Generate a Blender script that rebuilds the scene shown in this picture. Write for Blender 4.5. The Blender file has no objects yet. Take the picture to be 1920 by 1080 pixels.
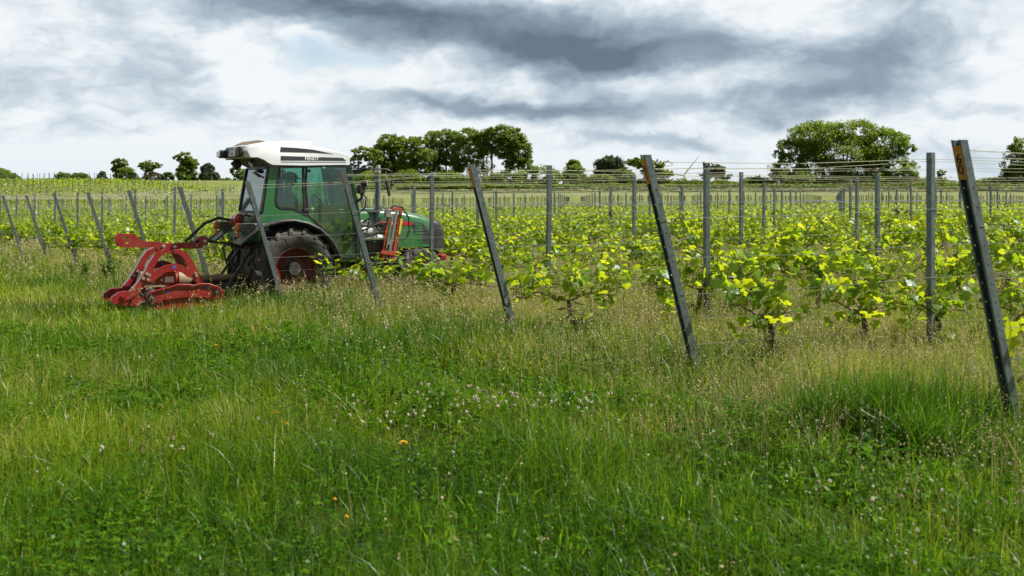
import bpy, math, random
import numpy as np
from mathutils import Vector, Matrix
R = math.radians
rnd = random.Random(7)
rng = np.random.default_rng(11)
C = bpy.context.scene.collection
SC = bpy.context.scene

# ------------------------------------------------------------ camera, sky, sun, exposure
EZ = 1.62; F = 1867.0; HOR = 350.0
cam_d = bpy.data.cameras.new("camera"); cam = bpy.data.objects.new("camera", cam_d); C.objects.link(cam)
cam.location = (0, 0, EZ); cam.rotation_euler = (R(90), 0, 0)
cam_d.sensor_width = 36; cam_d.lens = 36 * F / 1920; cam_d.shift_y = -(540 - HOR) / 1920
cam_d.clip_start = .1; cam_d.clip_end = 8000
cam_d.dof.use_dof = True; cam_d.dof.focus_distance = 13.0; cam_d.dof.aperture_fstop = 3.6
SC.camera = cam
SC.view_settings.view_transform = 'Standard'; SC.view_settings.look = 'None'
SC.view_settings.exposure = 0.62; SC.view_settings.gamma = 1.0
SUN_AZ = R(86); SUN_EL = R(52)
sun_d = bpy.data.lights.new("sun", 'SUN'); sun_d.energy = 5.0; sun_d.angle = R(.6); sun_d.color = (1, .95, .86)
sun = bpy.data.objects.new("sun", sun_d); C.objects.link(sun)
sdir = Vector((math.sin(SUN_AZ) * math.cos(SUN_EL), math.cos(SUN_AZ) * math.cos(SUN_EL), math.sin(SUN_EL)))
sun.rotation_euler = sdir.to_track_quat('Z', 'Y').to_euler(); sun.location = (20, 5, 40)

class NT:
    """tiny node helper"""
    def __init__(s, tree): s.t = tree; s.n = tree.nodes; s.l = tree.links
    def new(s, typ, **kw):
        n = s.n.new(typ)
        for k, v in kw.items():
            if k.startswith('i_'):
                key = k[2:]; key = int(key) if key.isdigit() else key.replace('_', ' ')
                if hasattr(v, 'links') or isinstance(v, bpy.types.NodeSocket): s.l.new(v, n.inputs[key])
                else: n.inputs[key].default_value = v
            else: setattr(n, k, v)
        return n
    def m(s, op, a, b=None, c=None):
        n = s.n.new('ShaderNodeMath'); n.operation = op
        for i, v in enumerate((a, b, c)):
            if v is None: continue
            if isinstance(v, (int, float)): n.inputs[i].default_value = v
            else: s.l.new(v, n.inputs[i])
        return n.outputs[0]
    def ramp(s, fac, stops):
        n = s.n.new('ShaderNodeValToRGB'); e = n.color_ramp.elements
        while len(e) < len(stops): e.new(.5)
        for i, (p, c) in enumerate(stops):
            e[i].position = p; e[i].color = (*c, 1) if len(c) == 3 else c
        s.l.new(fac, n.inputs[0]); return n.outputs[0]
    def noise(s, vec, scale, detail=4, rough=.55, dist=0):
        n = s.n.new('ShaderNodeTexNoise'); n.inputs['Scale'].default_value = scale
        n.inputs['Detail'].default_value = detail; n.inputs['Roughness'].default_value = rough
        n.inputs['Distortion'].default_value = dist
        if vec is not None: s.l.new(vec, n.inputs['Vector'])
        return n.outputs['Fac']
    def mix(s, fac, a, b, mode='MIX'):
        n = s.n.new('ShaderNodeMix'); n.data_type = 'RGBA'; n.blend_type = mode
        for k, v in ((0, fac), (6, a), (7, b)):
            if isinstance(v, (int, float)): n.inputs[k].default_value = v
            elif isinstance(v, tuple): n.inputs[k].default_value = (*v, 1) if len(v) == 3 else v
            else: s.l.new(v, n.inputs[k])
        return n.outputs[2]

world = bpy.data.worlds.new("World"); SC.world = world; world.use_nodes = True
w = NT(world.node_tree); w.n.clear()
sky = w.new('ShaderNodeTexSky'); sky.sky_type = 'NISHITA'; sky.sun_disc = False
sky.sun_elevation = SUN_EL; sky.sun_rotation = SUN_AZ; sky.air_density = 1.0; sky.dust_density = 1.0
tc = w.new('ShaderNodeTexCoord')
sep = w.new('ShaderNodeSeparateXYZ', i_0=tc.outputs['Generated'])
az = w.m('ARCTAN2', sep.outputs[0], sep.outputs[1]); el = w.m('ARCSINE', sep.outputs[2])
# cloud deck seen in perspective: direction divided by height
hz = w.m('ADD', w.m('MAXIMUM', sep.outputs[2], 0.0), .10)
cx = w.m('DIVIDE', sep.outputs[0], hz); cy = w.m('DIVIDE', sep.outputs[1], hz)
deck = w.new('ShaderNodeCombineXYZ', i_0=cx, i_1=cy, i_2=1.7).outputs[0]
ae = w.new('ShaderNodeCombineXYZ', i_0=az, i_1=w.m('MULTIPLY', el, 1.9), i_2=0.3).outputs[0]
warp1 = w.noise(ae, 7.5, 6, .55); warp2 = w.noise(w.new('ShaderNodeVectorMath', operation='ADD', i_0=ae, i_1=(3.1, 7.7, 1.3)).outputs[0], 8.5, 6, .55)
azw = w.m('ADD', az, w.m('MULTIPLY', w.m('SUBTRACT', warp1, .5), .16))
elw = w.m('ADD', el, w.m('MULTIPLY', w.m('SUBTRACT', warp2, .5), .085))
def P2A(px, py): return math.atan((px - 960) / F), math.atan((HOR - py) / F * math.cos(math.atan((px - 960) / F)))
# (px, py, width px, height px, tilt, strength): the big banks the photograph shows
banks = [(600, 0, 230, 42, 0, .70), (900, 55, 300, 52, .10, .95), (1150, 110, 260, 40, .06, .62), (1300, 60, 300, 70, 0, .38), (960, 198, 250, 22, .02, .80),
         (1600, 130, 150, 60, -.25, .62), (1480, 195, 230, 26, -.05, .5), (90, 130, 200, 60, 0, .34), (300, 120, 80, 80, .5, .25), (200, -60, 400, 60, 0, .2),
         (1850, 205, 160, 20, 0, .35), (1250, 275, 140, 14, 0, .38), (1000, -150, 700, 90, 0, .4), (60, 265, 200, 16, 0, .2), (1880, -20, 200, 50, 0, .2), (560, 225, 160, 30, 0, .12)]
dark = None
for (px, py, sx, sy, tl, st) in banks:
    a0, e0 = P2A(px, py); sa = sx / F; se = sy / F
    da = w.m('SUBTRACT', azw, a0); de = w.m('ADD', w.m('SUBTRACT', elw, e0), w.m('MULTIPLY', da, tl))
    # flat base, soft top: the lower half falls off faster
    q = w.m('ADD', w.m('POWER', w.m('ABSOLUTE', w.m('DIVIDE', da, sa)), 2.0), w.m('POWER', w.m('ABSOLUTE', w.m('DIVIDE', de, se)), 2.2))
    b = w.m('MULTIPLY', w.m('EXPONENT', w.m('MULTIPLY', q, -1.0)), st)
    dark = b if dark is None else w.m('ADD', dark, b)
fine = w.noise(ae, 8, 7, .55, 0)
big = w.noise(w.new('ShaderNodeVectorMath', operation='ADD', i_0=ae, i_1=(1.4, 5.2, 2.0)).outputs[0], 3.6, 4, .5, .1)
d = w.m('ADD', dark, w.m('MULTIPLY', w.m('SUBTRACT', fine, .5), .42))
d = w.m('ADD', d, w.m('MULTIPLY', w.m('SUBTRACT', big, .5), .55))
d = w.m('ADD', d, .05)
# puffs lit from the sun's side (upper right): difference of the noise a small step towards the light
off = w.new('ShaderNodeVectorMath', operation='ADD', i_0=ae, i_1=(.016, .026, 0.0)).outputs[0]
off2 = w.new('ShaderNodeVectorMath', operation='ADD', i_0=ae, i_1=(.045, .07, 0.0)).outputs[0]
rel = w.m('ADD', w.m('MULTIPLY', w.m('SUBTRACT', w.noise(off, 8, 7, .55, 0), fine), .9), w.m('MULTIPLY', w.m('SUBTRACT', w.noise(off2, 4.2, 5, .6, .4), w.noise(ae, 4.2, 5, .6, .4)), .9))
d = w.m('ADD', d, rel)
bil = None   # rounded billows with creases between them
for sc_, wt_, o_ in ((9, .46, 0), (21, .32, 4.4), (47, .22, 9.1)):
    wv = w.new('ShaderNodeCombineXYZ', i_0=w.m('ADD', azw, o_), i_1=w.m('MULTIPLY', elw, 1.7), i_2=o_).outputs[0]
    a_ = w.m('MULTIPLY', w.m('ABSOLUTE', w.m('SUBTRACT', w.noise(wv, sc_, 1, .5), .5)), 2 * wt_)
    bil = a_ if bil is None else w.m('ADD', bil, a_)
d = w.m('SUBTRACT', d, w.m('MULTIPLY', w.m('SUBTRACT', bil, .22), .75))
d = w.m('SUBTRACT', w.m('MULTIPLY', d, .78), .085)
ccol = w.ramp(d, [(0, (.59, .615, .63)), (.08, (.535, .57, .595)), (.18, (.425, .475, .52)), (.32, (.31, .37, .425)), (.55, (.19, .24, .30)), (1.0, (.09, .12, .16))])
# patches of blue where the deck is thin
hole = w.noise(ae, 7.5, 5, .6)
ga0, ge0 = P2A(640, 112)
gq = w.m('ADD', w.m('POWER', w.m('ABSOLUTE', w.m('DIVIDE', w.m('SUBTRACT', azw, ga0), 75 / F)), 2.0), w.m('POWER', w.m('ABSOLUTE', w.m('DIVIDE', w.m('SUBTRACT', elw, ge0), 17 / F)), 2.0))
gap = w.m('MULTIPLY', w.m('EXPONENT', w.m('MULTIPLY', gq, -1.0)), .9)
gap2 = w.m('MULTIPLY', w.m('SUBTRACT', hole, .60), 4.0)
blue = w.m('MINIMUM', w.m('MAXIMUM', w.m('MAXIMUM', gap, w.m('MULTIPLY', gap2, .5)), 0.0), .85)
hazef = w.m('EXPONENT', w.m('MULTIPLY', w.m('MAXIMUM', el, 0.0), -26.0))
ccol = w.mix(w.m('MULTIPLY', hazef, .55), ccol, (.45, .52, .57))
# unseen sky overhead and behind the camera, darkened only to cut fill light
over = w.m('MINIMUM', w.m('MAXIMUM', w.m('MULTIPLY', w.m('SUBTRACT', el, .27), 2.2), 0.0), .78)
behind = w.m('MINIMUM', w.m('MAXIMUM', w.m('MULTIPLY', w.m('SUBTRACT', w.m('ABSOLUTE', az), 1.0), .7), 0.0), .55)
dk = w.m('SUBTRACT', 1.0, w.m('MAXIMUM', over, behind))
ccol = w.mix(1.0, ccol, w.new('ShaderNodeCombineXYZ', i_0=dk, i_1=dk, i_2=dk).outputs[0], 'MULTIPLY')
bg1 = w.new('ShaderNodeBackground', i_Color=sky.outputs[0], i_Strength=.10)
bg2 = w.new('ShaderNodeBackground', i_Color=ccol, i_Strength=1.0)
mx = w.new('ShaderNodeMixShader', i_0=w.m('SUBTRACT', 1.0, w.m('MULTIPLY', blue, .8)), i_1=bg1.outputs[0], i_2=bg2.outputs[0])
w.new('ShaderNodeOutputWorld', i_0=mx.outputs[0])

# ------------------------------------------------------------ materials
MATS = {}
def mat(name, col, rough=.6, metal=0.0, var=.15, scale=8, bump=.0, bscale=60, dirt=None, dirt_amt=.3, spec=.5, coat=0.0):
    if name in MATS: return MATS[name]
    m = bpy.data.materials.new(name); m.use_nodes = True; t = NT(m.node_tree); p = t.n['Principled BSDF']
    co = t.new('ShaderNodeTexCoord').outputs['Object']
    n1 = t.noise(co, scale, 5); lo = tuple(c * (1 - var) for c in col); hi = tuple(min(1, c * (1 + var)) for c in col)
    c = t.ramp(n1, [(.3, lo), (.7, hi)])
    if dirt:
        n2 = t.noise(co, scale * .6, 6, .7)
        c = t.mix(t.m('MULTIPLY', t.m('SMOOTH_MIN', t.m('MULTIPLY', t.m('MAXIMUM', t.m('SUBTRACT', n2, .45), 0.0), 6.0), 1.0, .1), dirt_amt), c, dirt)
    t.l.new(c, p.inputs['Base Color'])
    p.inputs['Metallic'].default_value = metal; p.inputs['Specular IOR Level'].default_value = spec
    p.inputs['Coat Weight'].default_value = coat; p.inputs['Coat Roughness'].default_value = .15
    t.l.new(t.ramp(t.noise(co, scale * 2.3, 4), [(.3, (rough * .8,) * 3), (.7, (min(1, rough * 1.2),) * 3)]), p.inputs['Roughness'])
    if bump:
        b = t.new('ShaderNodeBump', i_Height=t.noise(co, bscale, 5), i_Strength=bump, i_Distance=.01); t.l.new(b.outputs[0], p.inputs['Normal'])
    MATS[name] = m; return m

def leafmat(name, stops, transl, tmix=.45, rough=.4, gloss=.12, noise_scale=None, nstops=None, nfac=.5):
    """thin leaf: diffuse + translucent + sheen; colour picked per face by 'tint', drifting over the ground with noise"""
    m = bpy.data.materials.new(name); m.use_nodes = True; t = NT(m.node_tree); t.n.clear()
    at = t.new('ShaderNodeAttribute', attribute_name='tint').outputs['Fac']
    c = t.ramp(at, stops); tcol = t.ramp(at, transl)
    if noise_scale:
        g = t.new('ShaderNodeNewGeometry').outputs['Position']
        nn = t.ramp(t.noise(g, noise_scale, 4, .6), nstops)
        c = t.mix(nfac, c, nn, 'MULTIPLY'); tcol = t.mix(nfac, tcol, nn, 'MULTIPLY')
    df = t.new('ShaderNodeBsdfDiffuse', i_Color=c); tr = t.new('ShaderNodeBsdfTranslucent', i_Color=tcol)
    gl = t.new('ShaderNodeBsdfGlossy', i_Color=(.9, .95, 1, 1), i_Roughness=rough)
    m1 = t.new('ShaderNodeMixShader', i_0=tmix, i_1=df.outputs[0], i_2=tr.outputs[0])
    m2 = t.new('ShaderNodeMixShader', i_0=gloss * .30, i_1=m1.outputs[0], i_2=gl.outputs[0])
    t.new('ShaderNodeOutputMaterial', i_0=m2.outputs[0]); MATS[name] = m; return m

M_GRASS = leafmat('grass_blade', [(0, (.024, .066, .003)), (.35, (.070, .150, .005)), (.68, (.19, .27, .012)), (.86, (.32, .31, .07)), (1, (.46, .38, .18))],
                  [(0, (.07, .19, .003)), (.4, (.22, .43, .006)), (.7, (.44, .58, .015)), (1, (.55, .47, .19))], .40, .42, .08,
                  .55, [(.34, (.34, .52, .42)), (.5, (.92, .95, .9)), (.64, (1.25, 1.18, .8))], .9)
M_TUFT = leafmat('lush_grass', [(0, (.022, .075, .008)), (.6, (.055, .145, .010)), (1, (.14, .24, .02))], [(0, (.05, .18, .006)), (1, (.24, .44, .02))], .45, .34, .07)
M_SEED = leafmat('seed_grass', [(0, (.27, .26, .09)), (.5, (.45, .39, .20)), (1, (.58, .49, .31))], [(0, (.30, .29, .09)), (1, (.56, .43, .26))], .35, .6, .05)
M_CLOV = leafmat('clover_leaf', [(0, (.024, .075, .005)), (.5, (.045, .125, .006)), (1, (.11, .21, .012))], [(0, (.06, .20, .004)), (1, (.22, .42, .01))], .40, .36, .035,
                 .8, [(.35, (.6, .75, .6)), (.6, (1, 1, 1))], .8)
M_WEED = leafmat('weed_leaf', [(0, (.03, .09, .01)), (.5, (.08, .18, .01)), (1, (.17, .28, .02))], [(0, (.08, .24, .01)), (1, (.36, .56, .02))], .44, .42, .04)
M_FLOW = leafmat('clover_flower', [(0, (.42, .28, .20)), (.4, (.52, .46, .32)), (1, (.62, .60, .46))], [(0, (.3, .22, .15)), (1, (.4, .4, .26))], .25, .6, .05)
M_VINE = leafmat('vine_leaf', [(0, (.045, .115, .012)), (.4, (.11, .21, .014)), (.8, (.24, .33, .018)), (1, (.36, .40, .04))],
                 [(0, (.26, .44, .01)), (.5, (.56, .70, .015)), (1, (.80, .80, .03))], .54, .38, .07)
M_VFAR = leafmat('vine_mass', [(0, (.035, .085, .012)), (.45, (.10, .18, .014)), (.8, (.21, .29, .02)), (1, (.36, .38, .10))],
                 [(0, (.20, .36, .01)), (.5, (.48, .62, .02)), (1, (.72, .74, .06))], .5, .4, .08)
M_SHOOT = mat('green_shoot', (.16, .17, .05), .5)
M_BARK = mat('vine_bark', (.060, .042, .030), .9, var=.5, scale=30, bump=1, bscale=80)
M_CANE = mat('cane_bark', (.15, .095, .055), .7, var=.4, scale=25)
M_TBARK = mat('tree_bark', (.085, .065, .045), .9, var=.4, scale=2)
TREE_T = [(0, (.20, .34, .02)), (1, (.44, .55, .04))]
M_TREES = {
 'oak': leafmat('oak_leaf', [(0, (.046, .086, .012)), (.6, (.105, .165, .018)), (1, (.19, .24, .026))], TREE_T, .48, .45, .08),
 'mid': leafmat('grove_leaf', [(0, (.060, .102, .022)), (.6, (.13, .185, .034)), (1, (.22, .26, .045))], TREE_T, .48, .45, .08),
 'grey': leafmat('grey_leaf', [(0, (.045, .068, .038)), (1, (.12, .15, .085))], [(0, (.08, .13, .04)), (1, (.16, .22, .08))], .3, .5, .07),
 'brown': leafmat('brown_leaf', [(0, (.06, .055, .025)), (1, (.14, .13, .05))], [(0, (.12, .12, .03)), (1, (.24, .22, .06))], .3, .5, .05),
 'bush': leafmat('bush_leaf', [(0, (.045, .085, .014)), (.6, (.11, .17, .02)), (1, (.22, .27, .04))], TREE_T, .35, .45, .07)}
M_STEEL = mat('galvanised_steel', (.125, .165, .175), .48, .45, .22, 22, .15, 90, (.30, .31, .29), .35)
M_WIRE = mat('wire_steel', (.42, .44, .45), .4, .6)
M_STRING = mat('top_wire_pale', (.52, .52, .36), .55, .1)
M_TENDRIL = mat('dry_tendril', (.045, .026, .024), .9)
M_TAG = mat('orange_plate', (.62, .26, .03), .5, 0, .15, 40, 0, 60, (.25, .13, .05), .4)
M_INK = mat('black_ink', (.02, .02, .02), .6)
M_GREEN = mat('tractor_green', (.026, .145, .048), .3, 0, .08, 5, 0, 60, (.16, .17, .12), .25, coat=.6)
M_WHITE = mat('roof_white', (.80, .83, .87), .38, 0, .02, 3, 0, 60, (.6, .58, .5), .15, coat=.3)
M_DARK = mat('decal_grey', (.045, .052, .058), .45)
M_BLACK = mat('black_plastic', (.022, .023, .025), .45, 0, .2, 10, 0, 60, (.12, .11, .09), .25)
M_HUMP = mat('dusty_cover', (.20, .155, .12), .8, 0, .3, 12)
M_RUBBER = mat('tyre_rubber', (.036, .035, .034), .72, 0, .25, 6, .3, 40, (.13, .115, .09), .5)
M_RIM = mat('rim_red', (.10, .013, .010), .5, 0, .15, 6, 0, 60, (.16, .09, .06), .4)
M_CAST = mat('cast_iron', (.05, .05, .05), .6, .3, .3, 12, .2, 50, (.14, .12, .09), .4)
M_RED = mat('implement_red', (.27, .012, .016), .38, 0, .12, 7, .05, 60, (.22, .12, .07), .28, coat=.3)
M_ORANGE = mat('mast_orange', (.42, .055, .018), .42, 0, .12, 8, 0, 60, (.3, .12, .06), .25)
M_LAMP = mat('amber_lens', (.75, .16, .02), .25, coat=.5)
M_LENS = mat('clear_lens', (.62, .64, .62), .15, coat=.5)
M_SILVER = mat('bare_metal', (.45, .45, .44), .35, .8)
M_CHROME = mat('bolt_zinc', (.62, .62, .60), .3, .7)
M_BEIGE = mat('guard_beige', (.30, .235, .13), .6, 0, .2, 10, 0, 60, (.12, .10, .07), .5)
M_MUD = mat('dried_mud', (.10, .08, .055), .95, 0, .4, 14, 1, 40)
M_YELLOW = mat('sticker_yellow', (.72, .52, .05), .5)
M_BLUE = mat('sticker_blue', (.04, .12, .45), .5)
M_PLATE = mat('plate_white', (.72, .74, .70), .4)
M_EXT = mat('extinguisher_red', (.42, .02, .02), .3, coat=.5)
M_FEND = mat('fender_grey', (.075, .078, .078), .5, 0, .2, 8, 0, 60, (.30, .28, .23), .5)
M_SKIN = mat('skin', (.50, .28, .19), .55)
M_SHIRT = mat('shirt_grey', (.16, .19, .23), .9)
M_TROU = mat('trousers_dark', (.035, .04, .05), .9)
M_CAP = mat('cap_dark', (.02, .024, .035), .9)
M_TURB = mat('turbine_white', (.72, .74, .76), .5)
M_PETAL = mat('dandelion_yellow', (.85, .50, .02), .6)
M_DOCK = leafmat('dock_leaf', [(0, (.02, .065, .012)), (1, (.06, .14, .02))], [(0, (.05, .16, .01)), (1, (.18, .36, .02))], .35, .45, .05)

def glassmat():
    m = bpy.data.materials.new('cab_glass'); m.use_nodes = True; t = NT(m.node_tree); t.n.clear()
    tr = t.new('ShaderNodeBsdfTransparent', i_Color=(.55, .80, .72, 1)); gl = t.new('ShaderNodeBsdfGlossy', i_Color=(.85, 1, .97, 1), i_Roughness=.03)
    co = t.new('ShaderNodeTexCoord').outputs['Object']
    du = t.new('ShaderNodeBsdfDiffuse', i_Color=(.42, .50, .46, 1))
    a = t.new('ShaderNodeMixShader', i_0=t.m('MULTIPLY', t.noise(co, 6, 6, .7), .12), i_1=tr.outputs[0], i_2=du.outputs[0])
    fr = t.new('ShaderNodeFresnel', i_IOR=1.5)
    b = t.new('ShaderNodeMixShader', i_0=t.m('MINIMUM', t.m('ADD', t.m('MULTIPLY', fr.outputs[0], 1.3), .05), 1.0), i_1=a.outputs[0], i_2=gl.outputs[0])
    t.new('ShaderNodeOutputMaterial', i_0=b.outputs[0]); return m
M_GLASS = glassmat()

# ------------------------------------------------------------ object helpers
def tag(o, label=None, cat=None, group=None, kind=None):
    if label: o['label'] = label
    if cat: o['category'] = cat
    if group: o['group'] = group
    if kind: o['kind'] = kind
    return o
def empty(name, loc=(0, 0, 0), rz=0):
    o = bpy.data.objects.new(name, None); C.objects.link(o); o.location = loc; o.rotation_euler = (0, 0, rz); o.empty_display_size = .2; return o
def link(name, me, parent=None):
    o = bpy.data.objects.new(name, me); C.objects.link(o)
    if parent is not None: o.parent = parent
    return o
class MB:
    def __init__(s): s.v = []; s.f = []; s.mi = []; s.cur = 0
    def add(s, vs, fs):
        b = len(s.v); s.v += [tuple(v) for v in vs]; s.f += [tuple(b + i for i in f) for f in fs]; s.mi += [s.cur] * len(fs); return s
    def box(s, c, size, rot=None, bev=0):
        hx, hy, hz_ = size[0] / 2, size[1] / 2, size[2] / 2
        if bev:
            prof = []
            for (sx, sy) in ((1, 1), (-1, 1), (-1, -1), (1, -1)):
                px, py = sx * hx, sy * hy
                a = (px, py - sy * bev); b = (px - sx * bev, py)
                prof += [a, b] if sx * sy > 0 else [b, a]
            rings = [(-hz_, 1 - bev / max(hx, 1e-6), 1 - bev / max(hy, 1e-6)), (-hz_ + bev, 1, 1), (hz_ - bev, 1, 1), (hz_, 1 - bev / max(hx, 1e-6), 1 - bev / max(hy, 1e-6))]
            vs = [(x * kx, y * ky, z) for (z, kx, ky) in rings for (x, y) in prof]; n = 8
            fs = [tuple(range(n))[::-1], tuple(range(3 * n, 4 * n))]
            for r in range(3): fs += [(r * n + i, r * n + (i + 1) % n, (r + 1) * n + (i + 1) % n, (r + 1) * n + i) for i in range(n)]
        else:
            vs = [(x, y, z) for x in (-hx, hx) for y in (-hy, hy) for z in (-hz_, hz_)]
            fs = [(0, 1, 3, 2), (4, 6, 7, 5), (0, 4, 5, 1), (2, 3, 7, 6), (0, 2, 6, 4), (1, 5, 7, 3)]
        M = rot.to_matrix() if hasattr(rot, 'to_matrix') else (rot if rot is not None else Matrix.Identity(3))
        c = Vector(c); return s.add([M @ Vector(v) + c for v in vs], fs)
    def bar(s, a, b, w_, h_, up=(0, 0, 1)):
        a = Vector(a); b = Vector(b); d_ = b - a; L = d_.length; z = d_.normalized(); x = Vector(up).cross(z)
        if x.length < 1e-4: x = Vector((1, 0, 0)).cross(z)
        x.normalize(); y = z.cross(x); M = Matrix((x, y, z)).transposed()
        return s.box((a + b) / 2, (w_, h_, L), M)
    def tube(s, pts, r, n=8, cap=True):
        pts = [Vector(p) for p in pts]; rs = r if isinstance(r, (list, tuple)) else [r] * len(pts)
        vs = []; prev = None
        for i, p in enumerate(pts):
            t = (pts[min(i + 1, len(pts) - 1)] - pts[max(i - 1, 0)]).normalized()
            if prev is None: x = t.orthogonal().normalized()
            else:
                x = prev - t * prev.dot(t)
                x = x.normalized() if x.length > 1e-6 else t.orthogonal().normalized()
            prev = x; y = t.cross(x)
            for k in range(n):
                a = 2 * math.pi * k / n; vs.append(p + (x * math.cos(a) + y * math.sin(a)) * rs[i])
        fs = []
        for i in range(len(pts) - 1):
            fs += [(i * n + k, i * n + (k + 1) % n, (i + 1) * n + (k + 1) % n, (i + 1) * n + k) for k in range(n)]
        if cap: fs += [tuple(range(n))[::-1], tuple(range((len(pts) - 1) * n, len(pts) * n))]
        return s.add(vs, fs)
    def prism(s, poly, y0, y1):
        """(x,z) outline extruded along y"""
        n = len(poly); vs = [(x, y0, z) for x, z in poly] + [(x, y1, z) for x, z in poly]
        ar = sum(poly[i][0] * poly[(i + 1) % n][1] - poly[(i + 1) % n][0] * poly[i][1] for i in range(n))
        fs = [tuple(range(n)), tuple(range(n, 2 * n))[::-1]] + [(i, n + i, n + (i + 1) % n, (i + 1) % n) for i in range(n)]
        if (ar > 0) != (y0 < y1): fs = [f[::-1] for f in fs]
        return s.add(vs, fs)
    def lathe(s, prof, c, axis='y', n=32, closed=False):
        vs = []; m = len(prof)
        for i in range(n):
            a = 2 * math.pi * i / n
            for (r, h) in prof:
                u, v = r * math.cos(a), r * math.sin(a)
                p = {'y': (u, h, v), 'z': (u, v, h), 'x': (h, u, v)}[axis]; vs.append((p[0] + c[0], p[1] + c[1], p[2] + c[2]))
        fs = [(i * m + j, i * m + j + 1, ((i + 1) % n) * m + j + 1, ((i + 1) % n) * m + j) for i in range(n) for j in range(m - 1)]
        return s.add(vs, fs)
    def cyl(s, a, b, r, n=14): return s.tube([a, b], r, n)
    def ball(s, c, r, n=10, sc=(1, 1, 1)):
        m = n // 2 + 1; vs = []
        for i in range(m + 1):
            t = math.pi * i / m
            for k in range(n):
                a = 2 * math.pi * k / n; vs.append((c[0] + r * sc[0] * math.sin(t) * math.cos(a), c[1] + r * sc[1] * math.sin(t) * math.sin(a), c[2] + r * sc[2] * math.cos(t)))
        return s.add(vs, [(i * n + k, (i + 1) * n + k, (i + 1) * n + (k + 1) % n, i * n + (k + 1) % n) for i in range(m) for k in range(n)])
    def mesh(s, name, mats, smooth=None):
        me = bpy.data.meshes.new(name); me.from_pydata([tuple(v) for v in s.v], [], s.f)
        for m in (mats if isinstance(mats, (list, tuple)) else [mats]): me.materials.append(m)
        me.polygons.foreach_set('material_index', s.mi); me.update()
        if smooth is not None:
            me.polygons.foreach_set('use_smooth', [True] * len(me.polygons))
            me.set_sharp_from_angle(angle=R(smooth))
        return me
    def build(s, name, mats, parent=None, smooth=38): return link(name, s.mesh(name, mats, smooth), parent)
def mirror(pts): return [(p[0], -p[1], p[2]) for p in pts]
def npmesh(name, V, faces_n, mats, tint=None, smooth=False):
    """faces_n: list of (k, array[n,k]) index arrays"""
    me = bpy.data.meshes.new(name); me.vertices.add(len(V)); me.vertices.foreach_set('co', V.astype(np.float32).ravel())
    li = np.concatenate([f.ravel() for k, f in faces_n]).astype(np.int32)
    tot = np.concatenate([np.full(len(f), k, np.int32) for k, f in faces_n]); st = np.concatenate([[0], np.cumsum(tot)[:-1]]).astype(np.int32)
    me.loops.add(len(li)); me.loops.foreach_set('vertex_index', li)
    me.polygons.add(len(tot)); me.polygons.foreach_set('loop_start', st); me.polygons.foreach_set('loop_total', tot)
    if smooth: me.polygons.foreach_set('use_smooth', np.ones(len(tot), bool))
    for m in (mats if isinstance(mats, (list, tuple)) else [mats]): me.materials.append(m)
    me.update(calc_edges=True)
    if tint is not None:
        a = me.attributes.new('tint', 'FLOAT', 'FACE'); a.data.foreach_set('value', tint.astype(np.float32))
    return me
def copy_tree(o, parent=None):
    c = o.copy(); C.objects.link(c)
    if parent is not None: c.parent = parent
    for ch in list(o.children): copy_tree(ch, c)
    return c
def text_mesh(body, size, bold=.0, extrude=.001, mt=None, name='lettering', parent=None, mtx=None, align='CENTER'):
    cu = bpy.data.curves.new(name, 'FONT'); cu.body = body; cu.size = size; cu.offset = bold; cu.extrude = extrude; cu.align_x = align; cu.align_y = 'CENTER'
    o = bpy.data.objects.new(name, cu); C.objects.link(o)
    dg = bpy.context.evaluated_depsgraph_get(); me = bpy.data.meshes.new_from_object(o.evaluated_get(dg)); bpy.data.objects.remove(o); bpy.data.curves.remove(cu)
    me.materials.clear(); me.materials.append(mt)
    if mtx is not None: me.transform(mtx)
    return link(name, me, parent)
def skin(name, verts, edges, radii, mt, parent=None, sub=2, root=0):
    me = bpy.data.meshes.new(name); me.from_pydata(verts, edges, []); o = bpy.data.objects.new(name, me); C.objects.link(o)
    sm = o.modifiers.new('s', 'SKIN'); sm.use_smooth_shade = True; o.modifiers.new('d', 'SUBSURF').levels = sub
    for i, r in enumerate(radii): me.skin_vertices[0].data[i].radius = (r, r) if isinstance(r, float) else r
    me.skin_vertices[0].data[root].use_root = True
    dg = bpy.context.evaluated_depsgraph_get(); dg.update(); m2 = bpy.data.meshes.new_from_object(o.evaluated_get(dg)); bpy.data.objects.remove(o)
    m2.materials.clear(); m2.materials.append(mt); m2.name = name
    return link(name, m2, parent)

# ------------------------------------------------------------ the lie of the land
def sstep(x, a, b):
    t = np.clip((x - a) / (b - a), 0, 1); return t * t * (3 - 2 * t)
def gz(X, Y):
    X = np.asarray(X, float); Y = np.asarray(Y, float)
    t = .5 * ((Y - 10) + np.sqrt((Y - 10) ** 2 + 6)) - .15; t = np.maximum(t, 0)
    tc_ = np.minimum(t, 145.)
    z = -.0175 * tc_ / (1 + tc_ / 450) + .17 * np.tanh(X / 13) * sstep(Y, 6, 20)
    z = z + 3.0 * sstep(Y, 152, 250) + 3.9 * sstep(-X, 22, 62) * sstep(Y, 98, 150) * (1 - .5 * sstep(Y, 170, 260))
    return z
def g1(x, y): return float(gz(x, y))
UN = lambda X, Y: .035 * np.sin(X * 1.7 + 1.3 * np.sin(Y * .9)) * np.sin(Y * 1.3 + .7) + .02 * np.sin(X * 4.1 + Y * 2.3)
ys = np.concatenate([np.linspace(-30, 2, 17)[:-1], np.linspace(2, 40, 110)[:-1], np.linspace(40, 300, 150)[:-1], np.geomspace(300, 6000, 30)])
us = np.concatenate([-np.geomspace(.9, 25, 14)[::-1], np.linspace(-.85, .85, 120), np.geomspace(.9, 25, 14)])
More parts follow.
